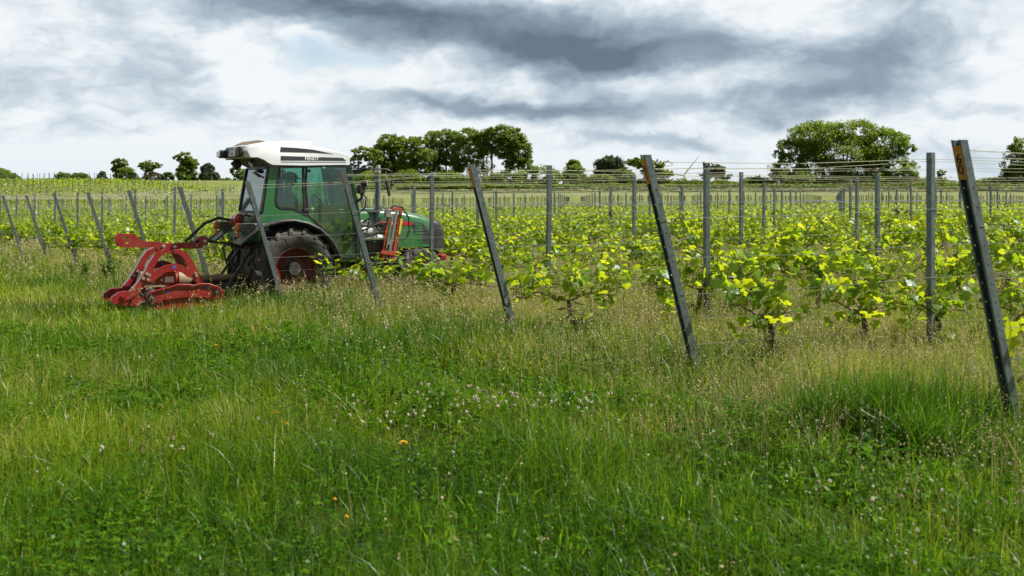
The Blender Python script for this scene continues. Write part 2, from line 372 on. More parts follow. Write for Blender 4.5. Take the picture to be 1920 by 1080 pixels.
YY, UU = np.meshgrid(ys, us, indexing='ij'); XX = UU * np.maximum(np.abs(YY), 12)
ZZ = gz(XX, YY) + UN(XX, YY) * (YY < 60)
V = np.stack([XX, YY, ZZ], -1).reshape(-1, 3); nr, nc = len(ys), len(us)
ii, jj = np.meshgrid(np.arange(nr - 1), np.arange(nc - 1), indexing='ij'); b = (ii * nc + jj).ravel()
gm = bpy.data.materials.new('soil_and_sward'); gm.use_nodes = True; t = NT(gm.node_tree); p = t.n['Principled BSDF']
gp = t.new('ShaderNodeNewGeometry').outputs['Position']; gs = t.new('ShaderNodeSeparateXYZ', i_0=gp)
near = t.ramp(t.noise(gp, 3.5, 8, .7), [(.3, (.012, .018, .006)), (.5, (.022, .036, .008)), (.72, (.06, .065, .024))])
vin = t.ramp(t.noise(gp, 1.6, 8, .7), [(.3, (.07, .10, .025)), (.5, (.14, .155, .05)), (.7, (.24, .21, .11))])
farf = t.ramp(t.noise(gp, .12, 6, .7), [(.3, (.11, .145, .035)), (.5, (.16, .19, .05)), (.7, (.21, .22, .075))])
qd = t.m('ADD', t.m('MULTIPLY', t.m('SUBTRACT', gs.outputs[0], 3.14), .783), t.m('MULTIPLY', t.m('SUBTRACT', gs.outputs[1], 6.17), .623))
c1 = t.mix(t.m('MINIMUM', t.m('MAXIMUM', t.m('MULTIPLY', t.m('ADD', qd, .5), .6), 0.0), 1.0), near, vin)
c2 = t.mix(t.m('MINIMUM', t.m('MAXIMUM', t.m('MULTIPLY', t.m('SUBTRACT', gs.outputs[1], 150.0), .2), 0.0), 1.0), c1, farf)
t.l.new(c2, p.inputs['Base Color']); p.inputs['Roughness'].default_value = .95; p.inputs['Specular IOR Level'].default_value = .1
ground = link('ground', npmesh('ground', V, [(4, np.stack([b, b + 1, b + nc + 1, b + nc], 1)[:, ::-1])], gm, smooth=True)); tag(ground, kind='structure')

# ------------------------------------------------------------ the rows
A = np.array([.899, .438]); B0 = np.array([3.14, 6.17]); BK = np.array([-1.575, 1.98])
PXS = {0: 17, 1: 9, 2: 26, 3: 17, 4: 3}
def base(k):
    b_ = B0 + BK * k - np.array([.07, .04]); return b_ + np.array([PXS.get(k, 0) * b_[1] / F, 0])
PX1 = {1: 1745, 2: 1325, 3: 1027, 4: 809, 7: 418, 8: 326, 9: 254.5, 10: 191}
def first_gap(k):
    if k in PX1:
        u = (PX1[k] - 960) / F; P = base(k); return (u * P[1] - P[0]) / (A[0] - u * A[1])
    return 2.15 if k < 7 else 1.9
LEAN = np.array([.45, .26]); STEP = 5.85
KMAX = 60
def row_ok(x, y):
    if y > 148: return False
    if x < -22 and y > 96 - .0 * x: return False
    return True
def in_view(x, y, m=1.2): return y > 2 and abs(x) < .53 * y + m
ORD = ['first', 'second', 'third', 'fourth', 'fifth', 'sixth', 'seventh', 'eighth', 'ninth', 'tenth', 'eleventh', 'twelfth', 'thirteenth', 'fourteenth', 'fifteenth', 'sixteenth', 'seventeenth', 'eighteenth', 'nineteenth', 'twentieth']
def rowname(k):
    if k == 0: return 'the nearest leaning post'
    if k == 1: return 'the second nearest leaning post'
    return 'the %s leaning post from the right' % ORD[k]
RZ = math.atan2(A[1], A[0])

def region(x, y):
    px = 960 + F * x / y
    for lim, nm in ((240, 'at the far left'), (430, 'above the red implement'), (640, 'seen past the tractor cab'), (880, 'above the tractor bonnet'), (1010, 'right of the tractor nose'), (1200, 'between the third and second leaning posts'),
                    (1340, 'just right of the post numbered 61'), (1460, 'left of the big oak'), (1580, 'below the left of the big oak'), (1720, 'below the right of the big oak'), (1860, 'around the post numbered 60')):
        if px < lim: return nm
    return 'at the right edge'
def post_mesh(name, H, w_, d_, lean=0.0, step=.115, th=.003, dx=0.0):
    """galvanised C section open towards the headland (-x), real square holes punched in all three walls; x = along row"""
    mb = MB(); hs = .011
    def wall(fn):
        # fn(u, z, layer) -> 3D ; u in 0..1 across
        zs = [-.35]; z = .12
        while z < H - .06: zs += [z - hs / 2, z + hs / 2]; z += step
        zs.append(H)
        for i in range(len(zs) - 1):
            z0, z1 = zs[i], zs[i + 1]; hole = (i % 2 == 1)
            us_ = [(0, .5 - hs / 2 / w_), (.5 + hs / 2 / w_, 1)] if hole else [(0, 1)]
            for (u0, u1) in us_:
                q = [fn(u0, z0, 0), fn(u1, z0, 0), fn(u1, z1, 0), fn(u0, z1, 0), fn(u0, z0, 1), fn(u1, z0, 1), fn(u1, z1, 1), fn(u0, z1, 1)]
                mb.add(q, [(0, 1, 2, 3), (7, 6, 5, 4), (0, 3, 7, 4), (1, 5, 6, 2), (3, 2, 6, 7), (0, 4, 5, 1)])
    sh = lambda z: -lean * z
    wall(lambda u, z, l: (sh(z) + (0 if l else -th) + d_ / 2, (u - .5) * w_, z))                         # web, away from the headland
    wall(lambda u, z, l: (sh(z) - d_ / 2 + u * (d_ - th), -w_ / 2 + (th if l else 0), z))           # right flange
    wall(lambda u, z, l: (sh(z) - d_ / 2 + u * (d_ - th), w_ / 2 - (th if l else 0), z))            # left flange
    for s_ in (-1, 1): mb.add([(sh(z) - d_ / 2 - .0005, s_ * (w_ / 2 - o), z) for z in (-.35, H) for o in (0, .014)] + [(sh(z) - d_ / 2 + th, s_ * (w_ / 2 - o), z) for z in (-.35, H) for o in (0.0031, .014)],
                              [(0, 1, 3, 2), (4, 6, 7, 5), (1, 5, 7, 3)])
    return mb.mesh(name, M_STEEL, 20)
END_H = 1.90; VP_H = 1.93
LT = math.hypot(*LEAN) / END_H
end_me = post_mesh('leaning_end_post', END_H, .068, .062, LT)
mid_me = post_mesh('upright_post', VP_H, .056, .052, 0, .13)
far_me = MB(); far_me.prism([(-.02, -.3), (.02, -.3), (.02, VP_H), (-.02, VP_H)], -.03, .03); far_mesh = far_me.mesh('upright_post', M_STEEL)

end_place = {}
ad = {0: .0, 1: .0, 2: 0, 3: 0, 4: 0}
tops = {0: 262, 1: 290, 2: 308, 3: 318, 4: 340, 5: 350, 6: 360, 7: 362, 8: 367, 9: 368, 10: 366}
def top_off(k):   # end post top height wanted at its own distance, from the photograph
    if k not in tops: return END_H
    y = base(k)[1] - LEAN[1]; return EZ + (HOR - tops[k]) * y / F - g1(*base(k))
for k in range(0, 14):
    P = base(k); x, y = P
    if not in_view(x, y, 2.0): continue
    z = g1(x, y); o = link('leaning_end_post', end_me); o.location = (x, y, z); o.rotation_euler = (0, 0, RZ + rnd.uniform(-.05, .05)); hs_ = top_off(k) / END_H
    hs_ = min(1.06, max(.93, hs_)); o.scale = (1, 1, hs_); end_place[k] = hs_
    lab = {0: 'leaning galvanised steel end post carrying the orange plate numbered 60, nearest of all', 1: 'leaning galvanised steel end post carrying the orange plate numbered 61',
           2: 'leaning grey steel end post just right of the tractor, third from the right', 3: 'leaning grey steel end post crossing the tractor cab front, fourth from the right',
           4: 'leaning grey steel end post standing in front of the tractor rear wheel', 5: 'leaning grey steel end post behind the tractor hitch, sixth from the right',
           6: 'leaning grey steel end post just left of the one behind the tractor hitch', 7: 'leaning grey steel end post behind the left foot of the red implement'}.get(k, 'grey steel end post leaning at the headland, %s leaning post from the right' % ORD[k])
    tag(o, lab, 'fence post', 'leaning end posts along the headland')
    if k <= 5:   # orange number plate on the web side
        zt = END_H - .075; ph = .20; pw = .060; x0 = -LT * zt - .031 - .0025
        pm = MB(); q = []
        for (yy, zz) in ((-pw / 2, zt + .04), (pw / 2, zt + .04), (pw / 2, zt + .04 - ph), (-pw / 2, zt + .04 - ph)):
            for l in (0, .0022): q.append((-LT * zz - .031 - .001 - l, yy, zz))
        pm.add(q, [(0, 2, 4, 6), (1, 7, 5, 3), (0, 1, 3, 2), (2, 3, 5, 4), (4, 5, 7, 6), (6, 7, 1, 0)])
        for zz in (zt + .028, zt + .04 - ph + .012): pm.cyl((-LT * zz - .034, 0, zz), (-LT * zz - .040, 0, zz), .005, 6)
        pl = pm.build('number_plate', M_TAG, o)
        for (ch, zz) in (({0: '6', 1: '6'}.get(k), zt - .040), ({0: '0', 1: '1'}.get(k), zt - .103)):
            if ch is None: continue
            Mx = Matrix(((0, -LT, -1), (-1, 0, 0), (0, 1, 0))).to_4x4(); Mx.translation = Vector((-LT * zz - .0356, 0, zz))
            text_mesh(ch, .080, .0016, .0004, M_INK, 'digit', pl, Mx)

posts = []
for k in range(-2, KMAX):
    P = base(k); g = first_gap(k); j = 0
    while j < 60:
        q = P + A * (g + j * STEP); x, y = q
        if (x > .55 * y + 4): break
        if in_view(x, y, 1.6) and row_ok(x, y): posts.append((math.hypot(x, y), k, j, x, y))
        j += 1
posts.sort()
def post_top_scale(k, j, x, y):
    t1 = {1: 286, 2: 305, 3: 310, 4: 322, 7: 353, 8: 350, 9: 356, 10: 360}
    if j == 0 and k in t1: return (EZ + (HOR - t1[k]) * y / F - g1(x, y)) / VP_H
    return rnd.uniform(.97, 1.03)
post_scale = {}
for n, (dd, k, j, x, y) in enumerate(posts[:289]):
    o = link('upright_post', mid_me if dd < 45 else far_mesh); s_ = post_top_scale(k, j, x, y); s_ = min(1.1, max(.9, s_)); post_scale[(k, j)] = s_
    o.location = (x, y, g1(x, y)); o.rotation_euler = (rnd.uniform(-.012, .012), rnd.uniform(-.012, .012), RZ + math.pi + rnd.uniform(-.08, .08)); o.scale = (1, 1, s_)
    if k < 0: lab = '%s upright steel post of the row right of the post numbered 60' % ORD[j]
    elif k <= 10 and j < 8: lab = '%s upright grey steel post along the row behind %s' % (ORD[j], rowname(k))
    elif dd < 60: lab = ('thin grey post in the middle distance ' if dd < 45 else 'very thin grey post beyond the middle distance ') + region(x, y)
    else: lab = ('tiny upright grey post far back ' if dd < 80 else 'faint tiny grey post at the far row ends ') + region(x, y)
    tag(o, lab, 'trellis post', 'upright trellis posts in the vine rows')
# remaining posts: one object
mb = MB()
for (dd, k, j, x, y) in posts[289:]:
    z = g1(x, y); mb.box((x, y, z + .9), (.05, .05, 2.05 * rnd.uniform(.96, 1.03)))
hill_rows = []
for i in range(26):
    Yr = 104 + i * 2.2
    for xx in np.arange(-.56 * Yr, -24, 5.0):
        x = xx + rnd.uniform(-.2, .2) + (i % 5); z = g1(x, Yr)
        mb.box((x, Yr, z + .85), (.06, .06, 2.0 * rnd.uniform(.95, 1.05)))
tag(mb.build('distant_posts', M_STEEL, None, None), 'countless hair thin grey posts at the far end of the vineyard and on the hill', 'trellis posts', kind='stuff')

# wires, each its own object for the rows one can follow
WH = [(1.87, .0034, M_STRING, 'pale top'), (1.41, .0026, M_WIRE, 'upper'), (1.08, .0023, M_WIRE, 'middle'), (.78, .0023, M_WIRE, 'fourth highest'), (.57, .0026, M_WIRE, 'fruiting'), (.36, .0020, M_WIRE, 'lowest')]
farw = MB()
for k in range(0, KMAX):
    P = base(k); g = first_gap(k); end = None
    pts0 = []
    ts = [0] + [g + j * STEP for j in range(60)]
    for wi, (h, r, mt_, nm) in enumerate(WH):
        if k > 24 and wi not in (0, 1): continue
        pts = []
        for n, tt in enumerate(ts):
            q = P + A * tt; x, y = q
            if x > .56 * y + 6: break
            if x < -.56 * y - 8: continue
            if not row_ok(x, y): break
            hh = h
            if n == 0:
                x -= A[0] * LT * h; y -= A[1] * LT * h; hh = h * .985 * end_place.get(k, 1)
            else: hh = h * post_scale.get((k, n - 1), 1)
            z = g1(*q) + hh
            if pts:   # sag
                a_ = pts[-1]; pts.append(((a_[0] + x) / 2, (a_[1] + y) / 2, (a_[2] + z) / 2 - rnd.uniform(.008, .03)))
            pts.append((x, y, z))
        if len(pts) < 2: continue
        side = .03 if wi % 2 else -.03
        pts = [(p_[0] + .438 * side, p_[1] - .899 * side, p_[2]) for p_ in pts]
        rr = r * max(1, min(1.5, P[1] / 22)) * (.75 if k > 12 else 1)
        if k <= 24:
            m_ = MB(); m_.tube(pts, rr, 4); o = m_.build('trellis_wire', mt_)
            if wi == 0: # second strand of the doubled top wire and the dried tendrils clinging to it
                m2 = MB(); m2.tube([(p_[0], p_[1], p_[2] - .035 - .02 * math.sin(p_[0])) for p_ in pts], rr * .8, 4); m2.build('second_strand', mt_, o)
            if wi in (0, 1) and k < 12:
                m3 = MB(); L = math.dist(pts[0], pts[-1])
                for _ in range(int(L / 1.3) + 3):
                    s0 = rnd.randrange(len(pts) - 1); u = rnd.random() ** .8; pa, pb = Vector(pts[s0]), Vector(pts[s0 + 1]); c0 = pa.lerp(pb, u); dv = (pb - pa).normalized()
                    ln = rnd.uniform(.03, .14)
                    for __ in range(rnd.randint(1, 4)):
                        q0 = c0 + dv * rnd.uniform(-ln, ln); qq = [q0]
                        for ___ in range(5): q0 = q0 + dv * rnd.uniform(-.02, .03) + Vector((rnd.uniform(-.012, .012), rnd.uniform(-.012, .012), rnd.uniform(-.022, .016))); qq.append(q0)
                        m3.tube(qq, [.0045, .0055, .004, .0035, .0025, .0015], 4)
                m3.build('dried_tendrils', M_TENDRIL, o)['kind'] = 'stuff'
            if k <= 10: lab = '%s wire of the trellis row tied to %s' % (nm, rowname(k)); grp = 'trellis wires'
            else: lab = '%s trellis wire stretched over the vine rows further back' % nm; grp = 'trellis wires further back'
            tag(o, lab, 'wire', grp)
        else: farw.tube(pts, rr, 3, False)
tag(farw.build('distant_wires', M_STRING, None, None), 'hair thin pale wires over the farthest vine rows', 'wires', kind='stuff')

# ------------------------------------------------------------ grapevines
def leaf_fan(cen, nrm, up, size, lobed=True):
    nrm = nrm.normalized(); x = up.cross(nrm)
    if x.length < 1e-3: x = nrm.orthogonal()
    x.normalize(); y = nrm.cross(x)
    out = [(0, -.14), (.20, -.40), (.46, -.32), (.50, -.06), (.62, .20), (.40, .36), (.22, .62), (0, .74), (-.22, .62), (-.40, .36), (-.62, .20), (-.50, -.06), (-.46, -.32), (-.20, -.40)]
    vs = [cen]
    for (a, b_) in out: vs.append(cen + (x * a + y * b_) * size * 1.05 - nrm * size * (a * a * .35 + b_ * b_ * .22) + nrm * size * .06 * math.sin(9 * a + 7 * b_))
    return vs
def make_vine(seed, name):
    r = random.Random(seed); root = empty(name)
    tr = MB(); lean = r.choice((-1, 1)) * r.uniform(.04, .26); pts = []
    h = r.uniform(.36, .56); kx = r.uniform(-.1, .1)
    for i in range(8):
        s_ = i / 7; pts.append((lean * s_ + kx * math.sin(s_ * 3), r.uniform(-.012, .012), -.08 + (h + .08) * s_))
    tr.tube(pts, [.038, .034, .030, .032, .027, .029, .026, .020], 8)
    for _ in range(3):
        s0 = pts[r.randint(4, 6)]; tr.tube([s0, (s0[0] + r.uniform(-.05, .05), s0[1] + r.uniform(-.03, .03), s0[2] + r.uniform(.02, .06))], [.015, .009], 6)
    tr.build('trunk', M_BARK, root, 60)
    cn = MB(); head = pts[-1]; canes = []
    for sd in (-1, 1):
        L = r.uniform(.42, .66); cp = []; dz_ = r.uniform(-.04, .16)
        for i in range(7):
            s_ = i / 6; cp.append((head[0] + sd * L * s_, head[1] + r.uniform(-.012, .012), head[2] + dz_ * s_ + .10 * math.sin(s_ * 2.6) * r.uniform(.5, 1.2) - .01 * i))
        cn.tube(cp, [.011, .0095, .009, .008, .0075, .007, .006], 6); canes.append(cp)
    cn.build('cane', M_CANE, root, 60)
    sh = MB(); LV = []; LF = []; LT_ = []
    def leaf(c, size, tint):
        n_ = Vector((r.gauss(0, .55), r.gauss(0, .55), r.uniform(.15, 1.1))); up_ = Vector((r.gauss(0, 1), r.gauss(0, 1), r.gauss(-.5, .5)))
        vs = leaf_fan(c, n_, up_, size); b_ = len(LV); LV.extend(vs); m_ = len(vs) - 1
        for i in range(m_): LF.append((b_, b_ + 1 + i, b_ + 1 + (i + 1) % m_)); LT_.append(tint)
    starts = []
    for cp in canes:
        for i in range(7):
            if r.random() < .74: starts.append((cp[i], r.uniform(.18, .60)))
    starts += [((pts[5][0], pts[5][1], pts[5][2]), .3), ((pts[4][0], pts[4][1], pts[4][2]), .25), ((head[0], head[1], head[2]), .6)]
    for (s0, L) in starts:
        q = Vector(s0); dv = Vector((r.uniform(-.6, .6), r.uniform(-.4, .4), 1 if r.random() < .82 else r.uniform(-.5, .3))).normalized(); n_ = max(4, int(L / .050)); path = [q.copy()]
        for i in range(n_):
            dv = (dv + Vector((r.gauss(0, .13), r.gauss(0, .12), .03))).normalized(); q = q + dv * (L / n_); path.append(q.copy())
            fr = i / n_; sz = (.058 + .038 * math.sin(math.pi * min(1, fr * 1.1 + .15))) * r.uniform(.8, 1.25) * (1 if fr < .82 else .6)
            a_ = i * 2.6 + r.uniform(-.5, .5); pl_ = sz * r.uniform(.7, 1.2); c = q + Vector((math.cos(a_), math.sin(a_), .25)) * pl_
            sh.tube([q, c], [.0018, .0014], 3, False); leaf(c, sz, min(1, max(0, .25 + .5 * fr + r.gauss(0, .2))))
            if r.random() < .35: leaf(q + Vector((r.gauss(0, .07), r.gauss(0, .07), r.gauss(0, .04))), sz * .8, r.random() * .6)
        rr_ = [.0055 * (1 - .7 * i / n_) for i in range(n_ + 1)]
        sh.tube(path, rr_, 5)
    sh.build('shoots', M_SHOOT, root, 60)
    V_ = np.array([tuple(v) for v in LV]); Fc = np.array(LF)
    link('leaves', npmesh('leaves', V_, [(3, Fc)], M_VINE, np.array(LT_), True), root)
    return root
vines = []
for k in range(-1, KMAX):
    P = base(k); tt = (1.5 if k == 4 else .9) if k >= 0 else 0
    while tt < 200:
        q = P + A * (tt + rnd.uniform(-.12, .12)); x, y = q
        if x > .55 * y + 3: break
        if in_view(x, y, 1.3) and row_ok(x, y): vines.append((math.hypot(x, y), k, tt, x, y))
        tt += 1.03
vines.sort()
protos = [make_vine(100 + i, 'grapevine') for i in range(9)]; used = [False] * 9
cnt = {}
NV = 300
for n, (dd, k, tt, x, y) in enumerate(vines[:NV]):
    i = rnd.randrange(9)
    if not used[i]: o = protos[i]; used[i] = True
    else: o = copy_tree(protos[i])
    s_ = rnd.uniform(.85, 1.12)
    o.location = (x, y, g1(x, y)); o.rotation_euler = (0, 0, RZ + (math.pi if rnd.random() < .5 else 0) + rnd.uniform(-.06, .06)); o.scale = (s_ * 1.03, s_, s_ * (.80 if k in (3, 4) and tt < 7 else 1))
    c_ = cnt[k] = cnt.get(k, -1) + 1
    if k < 0: lab = '%s leafy grapevine at the right edge nearer than any leaning post' % ORD[min(c_, 19)]
    elif k <= 8 and c_ < 20: lab = '%s leafy grapevine along the row behind %s' % (ORD[c_], rowname(k))
    elif dd < 25: lab = 'yellow green grapevine in the middle rows ' + region(x, y)
    else: lab = ('yellow green grapevine just beyond the middle rows ' if dd < 31 else 'yellow green grapevine well back in the crowded rows ' if dd < 37 else 'small yellow green grapevine far back in the rows ') + region(x, y)
    tag(o, lab, 'grapevine', 'grapevines near the headland')
for i in range(9):
    if not used[i]:
        for ch in list(protos[i].children): bpy.data.objects.remove(ch)
        bpy.data.objects.remove(protos[i])
def leaf_cloud(cx_, cy_, cz_, size, nrm_up=.5):
    """N leaf quads (kite shaped, folded), numpy"""
    n = len(cx_); nv = rng.normal(size=(n, 3)); nv[:, 2] = np.abs(nv[:, 2]) + nrm_up; nv /= np.linalg.norm(nv, axis=1)[:, None]
    u = np.cross(nv, rng.normal(size=(n, 3))); u /= np.linalg.norm(u, axis=1)[:, None]; v = np.cross(nv, u); c = np.stack([cx_, cy_, cz_], 1); s_ = size[:, None]
    P_ = np.stack([c - v * s_ * .5, c + u * s_ * .45 + v * s_ * .05 - nv * s_ * .12, c + v * s_ * .5, c - u * s_ * .45 + v * s_ * .05 - nv * s_ * .12], 1).reshape(-1, 3)
    return P_, np.arange(4 * n).reshape(n, 4)
X_, Y_, Z_, S_, Tn = [], [], [], [], []
for (dd, k, tt, x, y) in vines[NV:]:
    m_ = int(max(10, min(90, 95 * (28 / dd) ** 1.0))); s_ = .085 * max(1, (dd / 28) ** .62)
    tx = rng.uniform(-.55, .55, m_); ly = rng.normal(0, .13, m_); hz2 = .48 + rng.beta(1.6, 1.8, m_) * .68 + .1 * math.sin(x * 2.1 + y)
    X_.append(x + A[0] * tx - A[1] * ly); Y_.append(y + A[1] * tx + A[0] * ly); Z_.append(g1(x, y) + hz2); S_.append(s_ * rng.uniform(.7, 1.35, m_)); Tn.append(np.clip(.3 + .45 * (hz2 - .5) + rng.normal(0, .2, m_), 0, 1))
for i in range(26):
    Yr = 104 + i * 2.2; xs = np.arange(-.57 * Yr, -22, .11); xs = xs + rng.uniform(-.1, .1, len(xs))
    X_.append(xs); Y_.append(Yr + rng.normal(0, .14, len(xs))); Z_.append(gz(xs, np.full(len(xs), Yr)) + .4 + rng.beta(1.5, 1.8, len(xs)) * .75); S_.append(rng.uniform(.18, .36, len(xs))); Tn.append(np.clip(rng.normal(.55, .2, len(xs)), 0, 1))
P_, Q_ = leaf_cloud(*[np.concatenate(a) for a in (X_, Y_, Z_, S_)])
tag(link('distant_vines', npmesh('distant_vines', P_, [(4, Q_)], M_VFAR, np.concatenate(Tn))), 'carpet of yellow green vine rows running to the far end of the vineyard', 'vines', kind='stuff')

# ------------------------------------------------------------ grass
def ground_pts(n, y0, y1, p_, margin=1.6, filt=None):
    """points in the view wedge, density falling with distance ~ y^-p"""
    u = rng.random(n); e = 2 - p_
    Y = (y0 ** e + u * (y1 ** e - y0 ** e)) ** (1 / e); X = rng.uniform(-1, 1, n) * (.55 * Y + margin)
    return X, Y
def qdist(X, Y): return (X - B0[0]) * .783 + (Y - B0[1]) * .623
def blades(X, Y, H, W, T, bend=.45, seg=3):
    n = len(X); Z = gz(X, Y) + UN(X, Y) - .01
    th = rng.uniform(0, 2 * np.pi, n); ph = rng.uniform(0, 2 * np.pi, n); bd = np.abs(rng.normal(0, bend, n)); tip0 = rng.normal(0, .12, n)
    dx, dy = np.cos(th), np.sin(th); wx, wy = np.cos(ph), np.sin(ph); vs = []
    for i in range(seg + 1):
        s_ = i / seg; off = H * (tip0 * s_ + bd * s_ ** 2); zz = H * (s_ - .35 * bd * s_ ** 2); ww = W * (1 - s_ ** 1.8) * .5 if i < seg else 0
        c = np.stack([X + dx * off, Y + dy * off, Z + zz], 1)
        if i < seg:
            wv = np.stack([wx * ww, wy * ww, 0 * ww], 1); vs += [c - wv, c + wv]
        else: vs.append(c)
    m_ = 2 * seg + 1; V_ = np.stack(vs, 1).reshape(-1, 3); b_ = (np.arange(n) * m_)[:, None]
    qs = np.concatenate([b_ + np.array([2 * i, 2 * i + 1, 2 * i + 3, 2 * i + 2]) for i in range(seg - 1)], 0); tr = b_ + np.array([2 * seg - 2, 2 * seg - 1, 2 * seg])
    return V_, qs, tr, np.concatenate([np.tile(T, seg - 1), T])
def lump(X, Y, s_, ph=0): return .5 + .5 * np.sin(X * s_ + 1.7 * np.sin(Y * s_ * .8 + ph) + ph) * np.sin(Y * s_ * 1.1 + 1.3 * np.sin(X * s_ * .7) + 2 * ph)
# short sward
X, Y = ground_pts(380000, 3.0, 34, 1.35)
q = qdist(X, Y); lm = lump(X, Y, 1.9, 1) * .6 + lump(X, Y, 4.3, 2) * .4
H = (.075 + .17 * lm + rng.gamma(2, .025, len(X))) * (1 + .55 * sstep(q, -1.6, .2) + .25 * lump(X, Y, .9, 6)); cm = sstep(lump(X, Y, 2.3, 5), .5, .85) * (Y < 11); H *= 1 - .22 * cm; keep = rng.random(len(X)) < (.35 + .65 * lm) * (1 - .25 * cm)
# trodden, mown track where the tractor turned (left) and bare patch
H *= 1 - .45 * np.exp(-(((X + 5.3) / 1.4) ** 2 + ((Y - 13.0) / 1.0) ** 2))
keep &= ((X - 2.1) / .32) ** 2 + ((Y - 5.55) / .16) ** 2 > rng.uniform(.6, 1.4, len(X))
X, Y, H = X[keep], Y[keep], H[keep]; q = qdist(X, Y)
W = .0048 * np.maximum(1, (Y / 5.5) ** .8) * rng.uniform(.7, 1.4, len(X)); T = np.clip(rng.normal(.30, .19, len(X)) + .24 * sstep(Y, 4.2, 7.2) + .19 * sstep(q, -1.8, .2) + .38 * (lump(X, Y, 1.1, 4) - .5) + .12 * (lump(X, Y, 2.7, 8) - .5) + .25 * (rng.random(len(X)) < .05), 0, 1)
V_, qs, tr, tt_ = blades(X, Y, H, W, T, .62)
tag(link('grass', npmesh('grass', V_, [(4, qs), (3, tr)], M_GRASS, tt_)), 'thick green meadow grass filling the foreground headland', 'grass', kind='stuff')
# long lush clumps: around the near post, at post feet, along vine feet
cl = []
for _ in range(46): cl.append((rnd.gauss(2.5, .27), rnd.gauss(6.05, .25), rnd.uniform(.34, .60), 150))
for k in range(0, 9):
    b_ = base(k)
    for _ in range(7): cl.append((b_[0] + rnd.gauss(-.1, .3), b_[1] + rnd.gauss(-.05, .25), rnd.uniform(.22, .40), 70))
for _ in range(30): cl.append((rnd.gauss(-.75, .45), rnd.gauss(9.7, .4), rnd.uniform(.3, .48), 90))
for _ in range(150):
    k = rnd.randint(0, 6); q2 = base(k) + A * rnd.uniform(.2, 9); cl.append((q2[0] + rnd.gauss(0, .15), q2[1] + rnd.gauss(0, .15), rnd.uniform(.2, .42), 60))
for _ in range(22): cl.append((rnd.uniform(-3.6, -1.8), rnd.uniform(12.6, 13.6), rnd.uniform(.28, .45), 60))
for _ in range(160):
    y = 3.6 + 9 * rnd.random() ** 1.2; cl.append((rnd.uniform(-.55 * y, .55 * y), y, rnd.uniform(.16, .30), 60))
cX, cY, cH = [], [], []
for (x, y, h, n_) in cl:
    cX.append(rng.normal(x, .07, n_)); cY.append(rng.normal(y, .07, n_)); cH.append(h * rng.uniform(.6, 1.15, n_))
X, Y, H = map(np.concatenate, (cX, cY, cH)); W = .0075 * np.maximum(1, (Y / 7) ** .8) * rng.uniform(.7, 1.4, len(X))
V_, qs, tr, tt_ = blades(X, Y, H, W, np.clip(rng.normal(.5, .25, len(X)), 0, 1), .6, 4)
tag(link('long_grass', npmesh('long_grass', V_, [(4, qs), (3, tr)], M_TUFT, tt_)), 'long lush dark green grass clumps around the posts and vine feet', 'grass', kind='stuff')
# seed head grass
X1, Y1 = ground_pts(80000, 3.4, 32, 1.05); q = qdist(X1, Y1)
pr = .035 + .80 * np.exp(-((q - .2) / 1.7) ** 2) + .55 * (q > .3); pr *= .35 + .65 * lump(X1, Y1, 1.3, 3) + .25 * (Y1 > 8); pr *= .30 + .70 * sstep(X1 / Y1, -.26, -.10)
kp = rng.random(len(X1)) < pr; X1, Y1 = X1[kp], Y1[kp]; n = len(X1); q = qdist(X1, Y1)
H1 = rng.uniform(.28, .58, n) * (.85 + .2 * sstep(q, -2, 0)); W1 = .0020 * np.maximum(1, (Y1 / 5.5) ** .8)
V1, q1, t1_, s1 = blades(X1, Y1, H1, W1, rng.random(n), .25, 3)
tipc = V1.reshape(n, 7, 3)[:, 6]; midc = V1.reshape(n, 7, 3)[:, 4:6].mean(1); m_ = 7
f_ = rng.uniform(0, 1.0, (n, m_)); cc = tipc[:, None, :] * f_[..., None] + midc[:, None, :] * (1 - f_[..., None]); sp = (1 - f_ * .7)[..., None] * np.maximum(1, Y1 / 9)[:, None, None]
cc = cc + rng.normal(0, .010, cc.shape) * sp * np.array([1, 1, .6]); cc = cc.reshape(-1, 3); sz = np.repeat(np.maximum(1, (Y1 / 6) ** .75), m_) * rng.uniform(.006, .013, n * m_)
P_, Q_ = leaf_cloud(cc[:, 0], cc[:, 1], cc[:, 2], sz, 0); b0 = len(V1)
tag(link('seeding_grass', npmesh('seeding_grass', np.concatenate([V1, P_]), [(4, q1), (3, t1_), (4, Q_ + b0)], M_SEED, np.concatenate([s1[:2 * n], s1[2 * n:], rng.random(n * m_)]))), 'fine buff and pinkish seed head grass standing between headland and vines', 'grass', kind='stuff')
# clover leaves in the near sward
X, Y = ground_pts(52000, 3.0, 11, 1.5, 1.0); lm = lump(X, Y, 2.3, 5); kp = rng.random(len(X)) < (.30 + .7 * sstep(lm, .3, .9)); X, Y = X[kp], Y[kp]; n = len(X)
zc = gz(X, Y) + UN(X, Y) + rng.uniform(.05, .20, n); th = rng.uniform(0, 6.28, n); cs = rng.uniform(.008, .016, n) * np.maximum(1, Y / 6)
LX, LY, LZ, LS = [], [], [], []
for a_ in (0, 2.09, 4.19): LX.append(X + np.cos(th + a_) * cs * .75); LY.append(Y + np.sin(th + a_) * cs * .75); LZ.append(zc + rng.normal(0, .002, n)); LS.append(cs * 1.7)
P_, Q_ = leaf_cloud(*map(np.concatenate, (LX, LY, LZ, LS)), 2.2)
tag(link('clover', npmesh('clover', P_, [(4, Q_)], M_CLOV, np.tile(rng.random(n), 3))), 'low clover leaves and weeds covering the ground between the grass', 'ground cover', kind='stuff')
